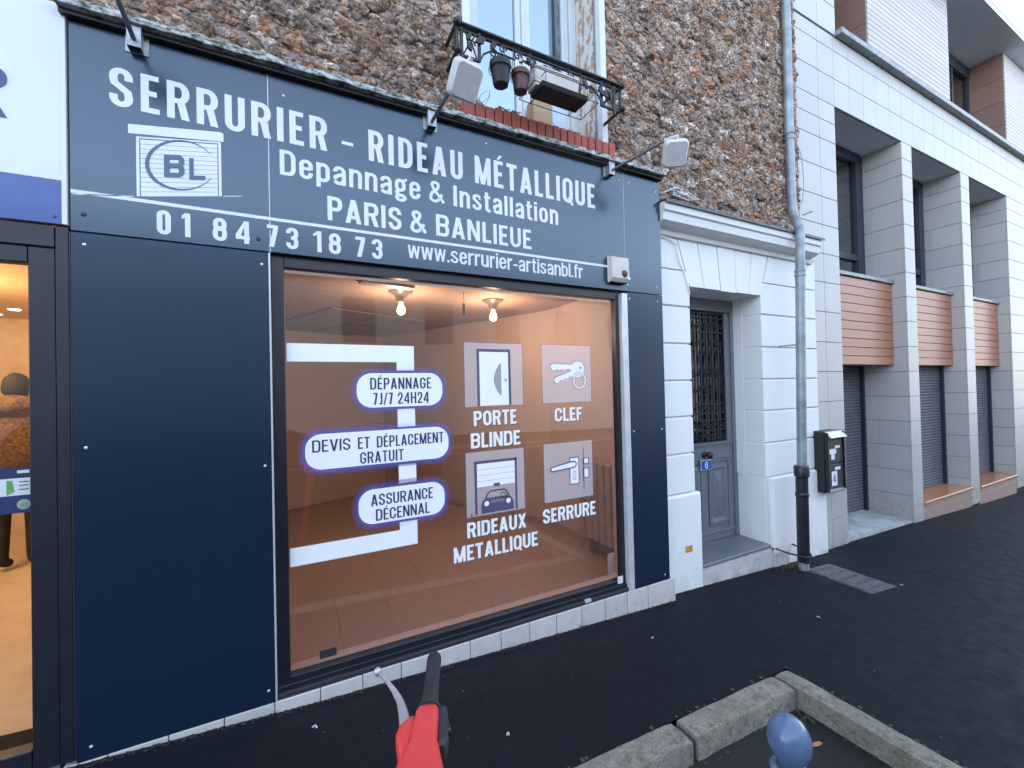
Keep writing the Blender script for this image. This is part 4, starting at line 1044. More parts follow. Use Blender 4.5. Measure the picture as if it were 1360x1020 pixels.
MB().box(3.361, 3.495, .3765, .3815, .747, .833, .002).obj('plate_face', 'plate_blue', pl)
lettering('number', '6', 3.407, 3.450, .758, .064, .3755, 'enamel_white', pl, .16, .1)

# drainpipe
pipe = empty('drainpipe', (4.2, -.08, -.15), 'grey zinc drainpipe with a black cast iron foot beside the front door', 'drainpipe')
MB().tube([(4.325, .035, 5.9), (4.310, .035, 3.90)], .041, 16).obj('pipe_length', 'pipe_zinc', pipe, auto=True)
MB().tube([(4.310, .035, 3.95), (4.310, .030, 3.30), (4.285, .0, 3.14), (4.225, -.075, 3.00), (4.185, -.103, 2.88), (4.168, -.105, 2.74), (4.166, -.102, 2.52)], .039, 16).obj('pipe_length', 'pipe_zinc', pipe, auto=True)
MB().tube([(4.167, -.102, 2.58), (4.122, -.088, .74)], .040, 16).obj('pipe_length', 'pipe_zinc', pipe, auto=True)
for z, c_ in ((3.97, (4.310, .035)), (3.92, (4.310, .035)), (2.58, (4.167, -.102)), (2.54, (4.166, -.102))):
    MB().tube([(*c_, z-.010), (*c_, z+.010)], .047, 16).obj('pipe_collar', 'pipe_zinc', pipe, auto=True)
MB().tube([(4.128, -.075, -.10), (4.120, -.085, .70)], .050, 20).obj('cast_foot', 'pipe_cast', pipe, auto=True)
MB().lathe([(.050, .68), (.062, .69), (.064, .77), (.056, .785), (.042, .785)], (4.120, -.086, 0), 20).obj('cast_socket', 'pipe_cast', pipe, auto=True)
MB().lathe([(.051, .50), (.056, .51), (.056, .53), (.051, .54)], (4.121, -.083, 0), 20).obj('cast_ring', 'pipe_cast', pipe, auto=True)
MB().tube([(4.130, -.075, -.26), (4.128, -.075, -.10)], .043, 16).obj('outlet', 'galvanised', pipe, auto=True)
MB().tube([(3.93, .06, .015), (3.98, -.02, -.01), (4.06, -.12, -.03), (4.13, -.145, -.035), (4.19, -.10, -.03), (4.205, -.02, -.01), (4.21, .07, 0)], .008, 8).obj('strap', 'rubber_black', pipe)
for z, x_, y_ in ((1.9, 4.15, -.09), (4.6, 4.315, .035)): MB().tube([(x_, y_, z), (x_, .10, z)], .008, 6).obj('bracket', 'galvanised', pipe)

# letterbox
lb = empty('letterbox', (4.85, 0, .43), 'black two door letterbox with white paper labels, right of the drainpipe', 'letterbox')
MB().box(4.685, 5.005, .0, .118, .432, 1.050, .012).obj('case', 'pipe_cast', lb)
MB().box(4.70, 4.985, -.014, -.001, .475, .715, .004).obj('letter_door', 'dark_plastic', lb)
MB().box(4.70, 4.985, -.014, -.001, .730, .960, .004).obj('letter_door', 'dark_plastic', lb)
MB().box(4.685, 4.702, -.03, -.001, .445, 1.04, .004).box(4.986, 5.005, -.03, -.001, .445, 1.04, .004).obj('side_rim', 'pipe_cast', lb)
MB().xprism([(-.05, .985), (-.002, 1.03), (-.002, 1.045), (-.062, .99)], 4.70, 4.985).obj('flap', 'trim_alu', lb)
MB().xprism([(-.03, .440), (-.002, .452), (-.002, .47), (-.034, .455)], 4.70, 4.985).obj('rain_lip', 'galvanised', lb)
flat('paper', 'enamel_white', lb, [rect(4.735, 4.86, .82, .87), rect(4.765, 4.83, .765, .82)], -.016, step=.0003); flat('paper', 'enamel_white', lb, [rect(4.84, 4.93, .875, .90)], -.016)
flat('paper', 'enamel_white', lb, [rect(4.765, 4.865, .50, .645)], -.016); flat('paper', 'enamel_white', lb, [rect(4.83, 4.93, .655, .685)], -.016)
lettering('number', '4', 4.793, 4.838, .530, .085, -.0175, 'navy_vinyl', lb, .13, .1)

# ------------------------------------------------------------------ rubble stone wall above
sw = empty('rubble_stone_wall', (1.8, .1, 3.0), 'brown and grey rubble millstone upper wall above the sign and the doorway cornice', 'wall')
WX0, WX1, WZ1 = -3.0, 4.575, 6.0
OX0, OX1 = .955, 2.085                      # window opening
def wz0(x): return 3.165 if x < 2.525 else 2.975
def mort(x0, x1, z0, z1): MB().box(x0, x1, .094, .40, z0, z1).obj('mortar', 'mortar', sw)
mort(WX0, OX0, 3.165, WZ1); mort(OX1, WX1-.02, 3.165, WZ1); mort(2.525, WX1-.02, 2.975, 3.165); mort(OX0, OX1, 3.165, 3.24)
MB().box(-5.2, 4.55, .12, 6, 6.001, 14).obj('upper_floors', 'mortar', sw); MB().box(-5.2, 4.55, 6, 6.2, -.5, 14).obj('rear_wall', 'mortar', sw); MB().box(-5.4, -5.2, .12, 6, -.5, 14).obj('side_wall', 'mortar', sw); MB().box(-3.4, -3.0, .12, .4, 2.55, 6.0).obj('mortar', 'mortar', sw)  # unseen building mass, added so no sunlight leaks into the rooms
from mathutils import noise as nz
variants = []
for k in range(14):
    bm = bmesh.new(); bmesh.ops.create_icosphere(bm, subdivisions=2, radius=.5)
    for v in bm.verts:
        p = v.co.copy(); n_ = nz.noise(p*2.2+Vector((k*3.1, 0, 0)))*.35+nz.noise(p*5+Vector((0, k*2.3, 0)))*.26+nz.noise(p*11+Vector((0, k*5.3, 2)))*.14
        # blocky: push to a rounded box
        mx = max(abs(p.x), abs(p.y), abs(p.z)); q = p*(.5/mx)*.55+p*.45
        v.co = q*(1+n_)
    me = bpy.data.meshes.new('stone'); bm.to_mesh(me); bm.free(); me.materials.append(MAT['millstone'])
    variants.append((me, np.array([v.co[:] for v in me.vertices]), [tuple(p.vertices) for p in me.polygons]))
rnd = random.Random(12); stones = []
def stone_pack(px, pz, smin, smax, xr, zr, depth):
    nx = int((xr[1]-xr[0])/px); nzz = int((zr[1]-zr[0])/pz)
    for j in range(nzz+1):
        for i in range(nx+1):
            x = xr[0]+px*(i+.5*(j % 2))+rnd.uniform(-.33, .33)*px; z = zr[0]+pz*j+rnd.uniform(-.33, .33)*pz
            s_ = rnd.uniform(smin, smax)
            if x-s_*.45 < WX0 or x+s_*.42 > WX1: continue
            if z-s_*.30 < wz0(x): continue
            if OX0-s_*.45 < x < OX1+s_*.45 and z > 3.19: continue
            stones.append((x, z, s_, rnd.uniform(.62, 1.0), rnd.uniform(0, 6.28), depth+rnd.uniform(-.008, .008), rnd.randrange(14)))
stone_pack(.066, .054, .050, .105, (-1.2, WX1), (3.0, WZ1), .100)
stone_pack(.16, .13, .09, .155, (-1.2, WX1), (3.0, WZ1), .104)
stone_pack(.12, .10, .07, .15, (WX0, -1.2), (3.0, WZ1), .100)
stone_pack(.050, .040, .020, .042, (-1.2, WX1), (3.0, WZ1), .098)
def smat(st):
    x, z, s_, asp, a, d, k = st
    return Matrix.Translation((x, d, z)) @ Matrix.Rotation(rnd.uniform(-.5, .5), 4, 'Y') @ Matrix.Diagonal((s_, s_*.50, s_*asp, 1)) @ Matrix.Rotation(a, 4, 'X')
vis = sorted([s_ for s_ in stones if s_[0] > -.9 and s_[2] > .07 and s_[1] < 3.6+.48*max(0, s_[0]+.2)], key=lambda q: -q[2]/(q[0]**2*.6+(q[1]-1.55)**2+5.5)**.5)[:298]
vs_ = set(id(q) for q in vis)
for st in vis:
    o = bpy.data.objects.new('stone', variants[st[6]][0]); COL.objects.link(o); o.parent = sw
    o.matrix_parent_inverse = Matrix.Translation(-sw.location); o.matrix_world = smat(st)
    o.matrix_basis = smat(st)
VV = []; FF = []; k0 = 0
for st in stones:
    if id(st) in vs_: continue
    M_ = np.array(smat(st)); _, v_, f_ = variants[st[6]]
    VV.append(v_ @ M_[:3, :3].T+M_[:3, 3]); FF += [(a+k0, b_+k0, c_+k0) for a, b_, c_ in f_]; k0 += len(v_)
me = bpy.data.meshes.new('small_stones'); me.from_pydata(np.concatenate(VV).tolist(), [], FF)
link('small_stones', me, 'millstone', sw, kind='stuff')
# brick sill course
bk = [.920, .994, 1.062, 1.125, 1.182, 1.241, 1.303, 1.365, 1.429, 1.492, 1.552, 1.609, 1.664, 1.723, 1.783, 1.841, 1.902, 1.962, 2.022, 2.084]
bs = empty('brick_sill', (1.5, 0, 3.2), 'red brick sill course standing on edge under the upper window', 'window sill')
MB().box(.925, 2.08, .02, .42, 3.17, 3.295).obj('mortar', 'mortar', bs)
for a, b_ in zip(bk, bk[1:]):
    MB().box(a+.003, b_-.004, -.004+random.uniform(-.004, .003), .12, 3.172, 3.302+random.uniform(-.006, .006), .004).obj('brick', 'red_brick', bs)

# upper window
uw = empty('upper_window', (1.5, .4, 3.3), 'tall white framed upper window reflecting the pale sky above the sign', 'window')
W = 'window_white'
B('jamb_edge', W, uw, .953, 1.005, .075, .13, 3.31, 6.0, .003); B('jamb_edge', W, uw, 2.035, 2.087, .075, .13, 3.31, 6.0, .003)
MB().box(2.055, 2.085, .131, .175, 3.31, 6.0).obj('shutter_slot', 'galvanised', uw)
B('reveal', 'peeling_reveal', uw, 2.045, 2.085, .176, .43, 3.31, 6.0); B('reveal', 'peeling_reveal', uw, .955, .995, .131, .43, 3.31, 6.0)
for x0, x1 in ((.996, 1.11), (1.985, 2.044)): B('frame', W, uw, x0, x1, .38, .46, 3.30, 6.0, .004)
for x0, x1 in ((1.112, 1.20), (1.50, 1.558), (1.562, 1.63), (1.925, 1.984)): B('casement_stile', W, uw, x0, x1, .40, .45, 3.33, 6.0, .006)
B('meeting_bead', W, uw, 1.548, 1.575, .385, .40, 3.33, 6.0, .004)
for x0, x1 in ((1.201, 1.499), (1.631, 1.924)):
    B('casement_rail', W, uw, x0, x1, .405, .445, 3.33, 3.42, .004)
    B('pane', 'sky_glass', uw, x0, x1, .422, .428, 3.42, 6.0)
B('curtain', 'curtain_white', uw, 1.17, 1.84, .60, .61, 3.30, 6.0); B('curtain', 'curtain_brown', uw, 1.845, 2.02, .47, .48, 3.30, 6.0)  # pale blue curtain added so the panes look sky bright
B('room_back', 'dark_room', uw, .9, 2.3, 1.2, 1.22, 3.2, 6.0)
# potted twigs on the sill
for i, (x, lb_) in enumerate(((1.03, 'thin bare twig plant on the brick sill just right of the lamp head'), (1.24, 'small yellow green plant on the brick sill under the black pot'))):
    t_ = empty('sill_plant', (x, .02, 3.30), lb_, 'plant'); rr = random.Random(i)
    mb = MB()
    for q in range(9):
        a = rr.uniform(0, 6.28); h_ = rr.uniform(.04, .11) if i == 0 else rr.uniform(.02, .05)
        mb.tube([(x+rr.uniform(-.05, .05), .02, 3.30), (x+.04*math.cos(a)+rr.uniform(-.04, .04), .02+.02*math.sin(a), 3.30+h_*.6), (x+.08*math.cos(a), .02+.02*math.sin(a), 3.30+h_)], .0016 if i == 0 else .004, 4)
    mb.obj('twigs', 'iron_black' if i == 0 else 'plant_green', t_)
t_ = empty('cardboard_box', (1.72, .33, 3.31), 'tan cardboard box and pale panel standing behind the brick sill at the window foot', 'box')
MB().box(1.56, 1.72, .26, .36, 3.305, 3.66, .003).obj('side', 'cardboard', t_); MB().box(1.725, 1.84, .27, .36, 3.305, 3.66, .003).obj('side', 'curtain_white', t_)

# balcony rail
bal = empty('balcony_rail', (1.45, -.12, 3.45), 'black wrought iron balustrade with scrolls and leaves across the upper window', 'railing')
by = -.10
MB().box(.835, 2.065, by-.022, by+.018, 3.640, 3.655, .003).obj('handrail', IR, bal); MB().box(.84, 2.06, by-.010, by+.008, 3.612, 3.622, .002).obj('lower_bar', IR, bal)
for x in (.845, .875, .985, 1.885, 1.995, 2.052): B('upright', IR, bal, x-.008, x+.008, by-.008, by+.008, 3.435 if x in (.875, 1.995) else 3.47, 3.64)
for x0, x1 in ((.875, .985), (1.885, 1.995)): B('bottom_bar', IR, bal, x0, x1, by-.007, by+.007, 3.465, 3.478)
def cur(pts, r_=.006, nm='scroll'): return MB().tube([(x, by-.006, z) for x, z in pts], r_, 6).obj(nm, IR, bal)
def sp(cx, cz, r_, a0, turns, s_=1, n=18): return [(cx+s_*r_*(1-.8*i/n)*math.cos(a0+turns*6.283*i/n), cz+r_*(1-.8*i/n)*math.sin(a0+turns*6.283*i/n)) for i in range(n+1)]
cur([(.985, 3.470), (1.01, 3.52), (1.06, 3.555), (1.13, 3.56), (1.25, 3.553), (1.36, 3.565), (1.435, 3.59), (1.51, 3.565), (1.62, 3.553), (1.74, 3.56), (1.81, 3.555), (1.86, 3.52), (1.885, 3.47)])
for s_, c_ in ((1, 1.435), (-1, 1.435)):
    X = lambda d: c_+s_*d
    for d, z, r_ in ((-.30, 3.590, .026), (-.20, 3.585, .028), (-.09, 3.580, .024), (-.36, 3.545, .03), (-.15, 3.550, .026)):
        cur(sp(X(d), z, r_, 0, 1.3, s_), .005)
    cur([(X(-.55), 3.62), (X(-.50), 3.56), (X(-.47), 3.48)], .005); cur([(X(-.47), 3.62), (X(-.52), 3.54), (X(-.55), 3.48)], .005); cur(sp(X(-.505), 3.55, .03, 0, 1.4, s_), .005)
rl = random.Random(4)
def leaf(x, z, s_, a):
    P = [(0, 0), (.35, .28), (.8, .22), (1.1, 0), (.8, -.22), (.35, -.28)]; ca_, sa_ = math.cos(a), math.sin(a)
    pts = [(x+s_*(ca_*u-sa_*v), z+s_*(sa_*u+ca_*v)) for u, v in P]
    MB().prism(pts, by-.022, by-.010).obj('leaf', IR, bal)
for x, z, s_, a in ((1.02, 3.60, .07, 3.6), (1.05, 3.56, .06, .9), (.93, 3.50, .05, 2), (.90, 3.56, .05, 1), (1.36, 3.575, .05, 4.0), (1.40, 3.56, .055, 4.6), (1.45, 3.565, .055, 4.9), (1.50, 3.575, .05, 5.5), (1.70, 3.56, .06, 4.4), (1.73, 3.58, .05, 5.2), (1.85, 3.58, .06, 5.4), (1.92, 3.52, .05, 2), (1.96, 3.58, .05, 4.5), (1.30, 3.60, .04, 5)): leaf(x, z, s_, a)
for x in (.845, 2.055):
    for z in (3.645, 3.485): MB().tube([(x, by, z), (x, .13, z)], .011, 8).obj('wall_fixing', IR, bal); MB().lathe([(.004, -.022), (.02, -.012), (.024, 0), (.02, .012), (.004, .022)], (x, by-.015, z), 12).obj('finial', IR, bal, smooth=True)
def pot(x, z0, r0, r1, h_, mat, lab):
    t_ = empty('flower_pot', (x, -.19, z0), lab, 'flower pot')
    MB().lathe([(r0, 0), (r0*1.06, .01), (r1*.93, h_*.72), (r1*1.02, h_*.73), (r1*1.06, h_), (r1*.96, h_), (r1*.85, h_*.8)], (x, -.19, z0), 20).obj('pot', mat, t_, auto=True)
    ring = [(x+(r1*1.12)*math.cos(a*.3142), -.19+(r1*1.12)*math.sin(a*.3142), z0+h_*.7) for a in range(21)]
    MB().tube(ring, .0022, 5, False).tube([(x-r1*1.1, -.19, z0+h_*.7), (x-r1*.5, -.16, 3.57), (x, by, 3.64)], .0022, 5).tube([(x+r1*1.1, -.19, z0+h_*.7), (x+r1*.5, -.16, 3.57), (x, by, 3.64)], .0022, 5).tube([(x-r1*1.1, -.19, z0+h_*.7), (x-r0, -.19, z0-.004), (x+r0, -.19, z0-.004), (x+r1*1.1, -.19, z0+h_*.7)], .0022, 5).obj('wire_holder', IR, t_)
    return t_
pot(1.075, 3.300, .042, .060, .125, 'pot_black', 'black plastic flower pot hanging from the left part of the iron balustrade')
t_ = pot(1.205, 3.300, .038, .052, .115, 'pot_red', 'dark red flower pot hanging beside the black pot on the balustrade')
mb = MB(); rr = random.Random(2)
for q in range(7): mb.box(1.165+.012*q, 1.173+.012*q, -.215, -.20, 3.41, 3.45+rr.uniform(-.01, .015))
mb.obj('white_tags', 'enamel_white', t_)
t_ = empty('window_box', (1.43, -.20, 3.33), 'cream plastic window box resting in a wire cradle on the balustrade', 'window box')
MB().xprism([(-.235, 3.345), (-.14, 3.345), (-.13, 3.44), (-.25, 3.44)], 1.285, 1.585).obj('trough', 'planter_cream', t_)
MB().box(1.279, 1.591, -.257, -.122, 3.440, 3.452, .003).obj('rim', 'planter_cream', t_)
t_ = empty('drip_tray', (1.46, -.21, 3.31), 'flat black plastic tray in the wire cradle under the cream window box', 'tray')
MB().xprism([(-.270, 3.320), (-.145, 3.320), (-.135, 3.342), (-.282, 3.342)], 1.30, 1.63).obj('tray', 'pot_black', t_)
mb = MB()
for yy in (-.29, -.11):
    for zz in (3.315, 3.395): mb.tube([(1.24, yy, zz), (1.70, yy, zz)], .0025, 5)
for xx in (1.24, 1.32, 1.60, 1.70): mb.tube([(xx, by-.02, 3.63), (xx, -.11, 3.395), (xx, -.11, 3.315), (xx, -.29, 3.315), (xx, -.29, 3.395), (xx, -.11, 3.395)], .0025, 5)
tagit(mb.obj('wire_cradle', IR), 'thin black wire cradle hooked over the balustrade carrying the window box', 'cradle')
t_ = empty('wall_vent', (2.78, .07, 3.1), 'small grey vent box on the rubble wall just above the doorway cornice', 'vent')
MB().box(2.735, 2.805, .060, .12, 3.08, 3.16, .004).obj('body', 'galvanised', t_); [B('louvre', 'iron_black', t_, 2.745, 2.795, .055, .061, 3.095+.018*k, 3.103+.018*k) for k in range(3)]

# loose thin cables
mb = MB(); mb.tube([(4.26, -.07, 3.09), (4.34, .03, 3.20), (4.49, .03, 3.33), (4.56, .05, 3.55), (4.57, .06, 3.72), (4.50, .04, 3.85)], .0022, 5)
mb.tube([(4.40, -.02, 3.17), (4.55, .0, 3.23), (4.60, .0, 3.245)], .006, 5)
tagit(mb.obj('loose_cable', 'dark_plastic'), 'loose grey cable looping off the rubble wall beside the drainpipe top', 'cable')
mb = MB(); mb.tube([(2.53, -.02, 3.03), (2.60, -.045, 3.06), (2.72, -.05, 3.04), (2.80, -.03, 3.075), (2.90, -.04, 3.03), (2.84, -.05, 3.02), (2.70, -.05, 3.05), (2.62, -.03, 3.03), (2.78, -.05, 3.00)], .005, 6)
tagit(mb.obj('coiled_cable', 'sign_white'), 'short coil of white cable lying on the doorway cornice beside the sign', 'cable')
mb = MB(); mb.tube([(2.525, .085, 2.745), (2.66, .085, 2.74), (2.78, .088, 2.70), (2.80, .09, 2.58), (2.87, .092, 2.47), (2.90, .092, 2.39), (2.93, .095, 2.30)], .005, 6)
tagit(mb.obj('wall_cable', 'white_masonry'), 'white painted cable running down the lintel stones left of the doorway', 'cable')

# ------------------------------------------------------------------ sign lamps
def flood(i, cx, end, head, lab, yaw=0):
    t_ = empty('sign_lamp', (cx, 0, 3.09), lab, 'flood lamp', 'flood lamps on arms over the dark blue sign')
    MB().box(cx-.041, cx+.041, -.004, -.0005, 3.045, 3.150, .001).obj('wall_plate', 'galvanised', t_)
    MB().box(cx-.024, cx-.021, -.045, -.004, 3.048, 3.150).box(cx+.021, cx+.024, -.045, -.004, 3.048, 3.150).box(cx-.024, cx+.024, -.048, -.045, 3.048, 3.150).obj('bracket', 'galvanised', t_)
    e = Vector(end); MB().tube([(cx, -.035, 3.078), e], .0095, 10).obj('arm', 'lamp_arm', t_)
    h = Vector(head); n_ = Vector((math.sin(yaw)*.7, -.70, -.62)).normalized(); rt = Vector((1, 0, 0)).cross(n_).cross(n_)*-1
    xr = (Vector((math.cos(yaw), math.sin(yaw)*1.0, 0))-n_*Vector((math.cos(yaw), math.sin(yaw), 0)).dot(n_)).normalized(); zr = n_.cross(xr)*-1
    if zr.z < 0: zr = -zr
    Rm = Matrix((xr, n_, zr)).transposed()
    prof = rrect(-.077, .077, -.083, .083, .028, 5)
    vs = []; L_ = [(.80, -.036), (.97, -.028), (1, -.010), (.98, .018), (.86, .030)]
    for s_, d in L_: vs += [h+Rm @ Vector((a*s_, d, b_*s_)) for a, b_ in prof]
    n = len(prof); fs = [(i_*n+k, i_*n+(k+1) % n, (i_+1)*n+(k+1) % n, (i_+1)*n+k) for i_ in range(len(L_)-1) for k in range(n)]+[tuple(range(n))[::-1], tuple(range((len(L_)-1)*n, len(L_)*n))]
    hd = MB().add(vs, fs).obj('housing', 'lamp_white', t_, auto=True)
    P = [h+Rm @ Vector((a*.78, -.0375, b_*.78)) for a, b_ in prof]; me = bpy.data.meshes.new('lens'); me.from_pydata(P, [], [tuple(range(n))]); link('lens', me, 'dark_glass', hd)
    MB().tube([e, h+Rm @ Vector((0, 0, .098)), h+Rm @ Vector((0, 0, .078))], .012, 8).obj('yoke', 'lamp_white', t_)
flood(0, -.594, (-.60, -.36, 3.13), (-.60, -.45, 3.16), 'leftmost sign lamp, a dark arm and bracket above the S of the sign')
flood(1, .708, (.706, -.36, 3.045), (.765, -.42, 3.075), 'middle sign lamp with a white rounded head in front of the balustrade', .15)
flood(2, 2.008, (2.19, -.36, 3.165), (2.235, -.40, 3.07), 'right sign lamp with a white head in front of the rubble wall', -.55)

# alarm box
al = empty('alarm_box', (2.06, -.03, 2.3), 'cream alarm box with a dark red round lamp on the lower right of the sign', 'alarm box')
MB().xprism([(0, 2.295), (0, 2.475), (-.045, 2.468), (-.050, 2.32), (-.030, 2.295)], 1.985, 2.140).obj('case', 'planter_cream', al)
MB().box(1.980, 2.142, -.008, -.0005, 2.29, 2.48, .003).obj('back_plate', 'planter_cream', al)
MB().box(1.995, 2.13, -.04, -.006, 2.288, 2.294).obj('grille', 'iron_black', al)
MB().lathe([(.027, 0), (.026, .004), (.018, .010), (.004, .013)], (2.098, -.048, 2.352), 20, M=MY).obj('lamp', 'pot_red', al, smooth=True)
MB().lathe([(.010, 0), (.008, .012)], (2.135, -.046, 2.318), 10, M=MY).obj('stud', 'enamel_white', al)
# ------------------------------------------------------------------ modern building on the right
mo = empty('modern_building', (8, .12, -.3), 'modern pale stone clad building with square piers, wood panels and roller shutters at right', 'building')
MY0 = .12
ZJ = [-.30, .078, .392, .708, 1.022, 1.338, 1.655, 1.970, 2.292, 2.607, 2.915, 3.225, 3.530, 3.845, 4.160, 4.375, 4.585]
piers = [(4.58, 5.335), (6.895, 7.175), (8.735, 9.045), (10.62, 11.9), (13.42, 13.7), (15.25, 15.55)]
DEP = .66
SP = {}
def shp(w_, d_, h_, mat, name):
    k = (round(w_, 3), round(d_, 3), round(h_, 3), mat)
    if k not in SP:
        me = MB().box(0, w_, 0, d_, 0, h_, .0025); o = me.obj(name, mat, mo); SP[k] = o.data; return o
    o = bpy.data.objects.new(name, SP[k]); COL.objects.link(o); o.parent = mo; o.matrix_parent_inverse = Matrix.Translation(-mo.location); return o
def panel(x0, x1, y0, y1, z0, z1, mat='stone_cladding', name='stone_panel'):
    g = .0022
    o = shp(x1-x0-2*g, y1-y0, z1-z0-2*g, mat, name); o.location = (x0+g, y0, z0+g); return o
for i, (a, b_) in enumerate(piers):
    far = i > 3
    MB().box(a+.02, b_-.02, MY0+.02, MY0+DEP, -.5, 4.60).obj('pier_core', 'gutter_dirt', mo)
    for j, (z0, z1) in enumerate(zip(ZJ, ZJ[1:])):
        if i == 0:
            panel(a, 5.018, MY0, MY0+.03, z0, z1); panel(5.018, b_, MY0, MY0+.03, z0, z1)
            if z0 < 4.3: panel(b_-.02, b_-.0, MY0+.031, MY0+DEP, z0, z1)
        else:
            panel(a, b_, MY0, MY0+.022, z0, z1)
            # side faces towards the street camera: two panels deep
            panel(a, a+.02, MY0+.0225, MY0+.34, z0, z1); panel(a, a+.02, MY0+.3405, MY0+DEP, z0, z1)
            if j > 0: panel(b_-.02, b_, MY0+.0225, MY0+DEP, z0, z1)
# beam over the bays
xj = [4.58, 5.018, 5.335]+[5.335+.318*i for i in range(1, 36)]
for z0, z1 in ((4.585, 4.895), (4.895, 5.21), (5.21, 5.372)):
    for a, b_ in zip(xj, xj[1:]): panel(a, b_, MY0, MY0+.03, z0, z1)
MB().box(4.6, 16.4, MY0+.031, 1.2, 4.602, 5.37).obj('beam_core', 'gutter_dirt', mo)
MB().box(5.336, 16.4, MY0+.031, 1.2, 4.588, 4.601).obj('soffit', 'soffit_grey', mo)
bays = list(zip([p[1] for p in piers], [p[0] for p in piers[1:]]))
for i, (a, b_) in enumerate(bays):
    g = gz((a+b_)/2)
    # wood slatted spandrel
    for k in range(10):
        z0 = 1.745+.1041*k; panel(a+.002, b_-.002, .265, .300, z0, z0+.1035, 'warm_wood', 'wood_slat')
    MB().box(a+.001, b_-.001, .301, .60, 1.745, 2.786).obj('spandrel_core', 'brown_tile', mo)
    MB().box(a-.001 if i else a, b_+.0, .235, .62, 2.790, 2.835, .004).obj('sill', 'zinc', mo)
    # window above
    wy = .52; wn = MB().box(a+.001, a+.08, wy, wy+.08, 2.836, 4.586).box(b_-.22, b_-.10, wy, wy+.08, 2.836, 4.586).box(a+.08, b_-.22, wy, wy+.08, 4.46, 4.586).box(a+.08, b_-.22, wy, wy+.08, 2.836, 2.93).box(b_-.10, b_-.001, wy+.02, wy+.10, 2.836, 4.586).box(a+.08, b_-.22, wy+.005, wy+.075, 3.14, 3.22).obj('window_frame', 'dark_window_frame', mo)
    B('pane', 'dark_glass', mo, a+.08, b_-.22, wy+.04, wy+.048, 2.93, 4.46)
    B('blind', 'curtain_white', mo, a+.10, b_-.5, wy+.25, wy+.26, 2.9, 4.5)
    MB().box(a, b_, 1.15, 1.2, -.5, 4.6).obj('room_back', 'dark_room', mo)
    # roller shutter below
    sy = .64 if i == 0 else .42; mb = MB(); z = (g-.02 if i == 0 else .16-.0*i)
    zt0 = [-.23, -.03, -.06, -.1, -.14, -.18][i]
    z = zt0; n_ = int((1.745-z)/.042)
    for k in range(n_+1):
        zz = z+.042*k; 
        if zz > 1.74: break
        mb.xprism([(sy, zz), (sy-.010, zz+.008), (sy-.012, zz+.022), (sy-.004, zz+.036), (sy, zz+.0405)], a+.03, b_-.045)
    mb.obj('shutter_slats', 'shutter_grey', mo, kind='stuff')
    B('shutter_rail', 'dark_window_frame', mo, b_-.044, b_-.001, sy-.05, sy+.03, zt0, 1.745); B('shutter_rail', 'dark_window_frame', mo, a+.001, a+.029, sy-.05, sy+.03, zt0, 1.745)
    if i == 0:
        st_ = MB().add([(a, .14, g-.3), (b_, .14, g-.3), (b_, .14, -.235), (a, .14, -.155), (a, .70, -.17), (b_, .70, -.20), (a, .70, -.5), (b_, .70, -.5)],
                 [(0, 1, 2, 3), (3, 2, 5, 4), (0, 3, 4, 6), (1, 7, 5, 2), (4, 5, 7, 6), (0, 6, 7, 1)]).obj('threshold', 'concrete_step', mo)
    else:
        MB().box(a+.001, b_-.001, .10, .70, zt0-.045, zt0, .006).obj('step_tread', 'red_stone', mo)
        MB().box(a+.003, b_-.003, .125, .70, zt0-.115, zt0-.047, .002).obj('step_riser', 'pink_stone', mo)
        MB().box(a+.003, b_-.003, .122, .70, zt0-.125, zt0-.116).obj('step_joint', 'stone_cladding', mo)
        MB().box(a+.003, b_-.003, .125, .70, -.75, zt0-.126, .002).obj('step_riser', 'pink_stone', mo)
# string course and upper storey
MB().box(5.38, 16.4, .045, .20, 5.376, 5.440, .004).obj('string_sill', 'zinc', mo)
MB().box(4.58, 5.379, MY0, .7, 5.376, 7.4).obj('upper_wall', 'stone_cladding', mo)
for z0 in (5.376, 5.69, 6.0, 6.32, 6.63): panel(4.58, 5.018, MY0-.012, MY0-.001, z0, z0+.313); panel(5.018, 5.378, MY0-.012, MY0-.001, z0, z0+.313)
def ribbed(a, b_):
    z = 5.442
    while z < 7.04:
        o = shp(b_-a, .10, .0585, 'ribbed_tile', 'ribbed_strip'); o.location = (a, MY0+.0, z); z += .0635
    MB().box(a+.004, b_-.004, MY0+.012, .60, 5.44, 7.05).obj('wall_core', 'brown_tile', mo)
ribbed(6.14, 8.47); ribbed(10.76, 12.9)
for a, b_ in ((5.38, 6.14), (8.47, 10.76), (12.9, 15.0)):
    for k in range(4): panel(b_-.0, b_+.003, MY0+.014, .60, 5.442+.40*k, 5.442+.40*(k+1), 'brown_tile', 'reveal_panel').location = (b_-.012, MY0+.014, 5.444+.40*k)
    xs = [a+.01, (a*2+b_)/3, (a+2*b_)/3, b_-.014]
    mb = MB()
    for x in xs: mb.box(x-.001, x+.06 if x < b_-.1 else x, .54, .60, 5.44, 7.05)
    mb.box(b_-.10, b_-.013, .54, .60, 5.44, 7.05).box(a, b_, .53, .61, 5.44, 5.50).box(a, b_, .53, .61, 6.86, 7.05).obj('window_frame', 'dark_window_frame', mo)
    B('pane', 'dark_glass', mo, a, b_-.014, .57, .576, 5.5, 6.86); B('room_back', 'dark_room', mo, a, b_, 1.1, 1.12, 5.4, 7.05)
B('paper_notice', 'enamel_white', mo, 8.95, 9.12, .535, .538, 5.52, 5.92); B('paper_notice', 'enamel_white', mo, 9.33, 9.45, .535, .538, 5.50, 5.86)
MB().box(5.38, 16.4, -.115, 1.2, 7.052, 7.12).obj('overhang_soffit', 'soffit_grey', mo)
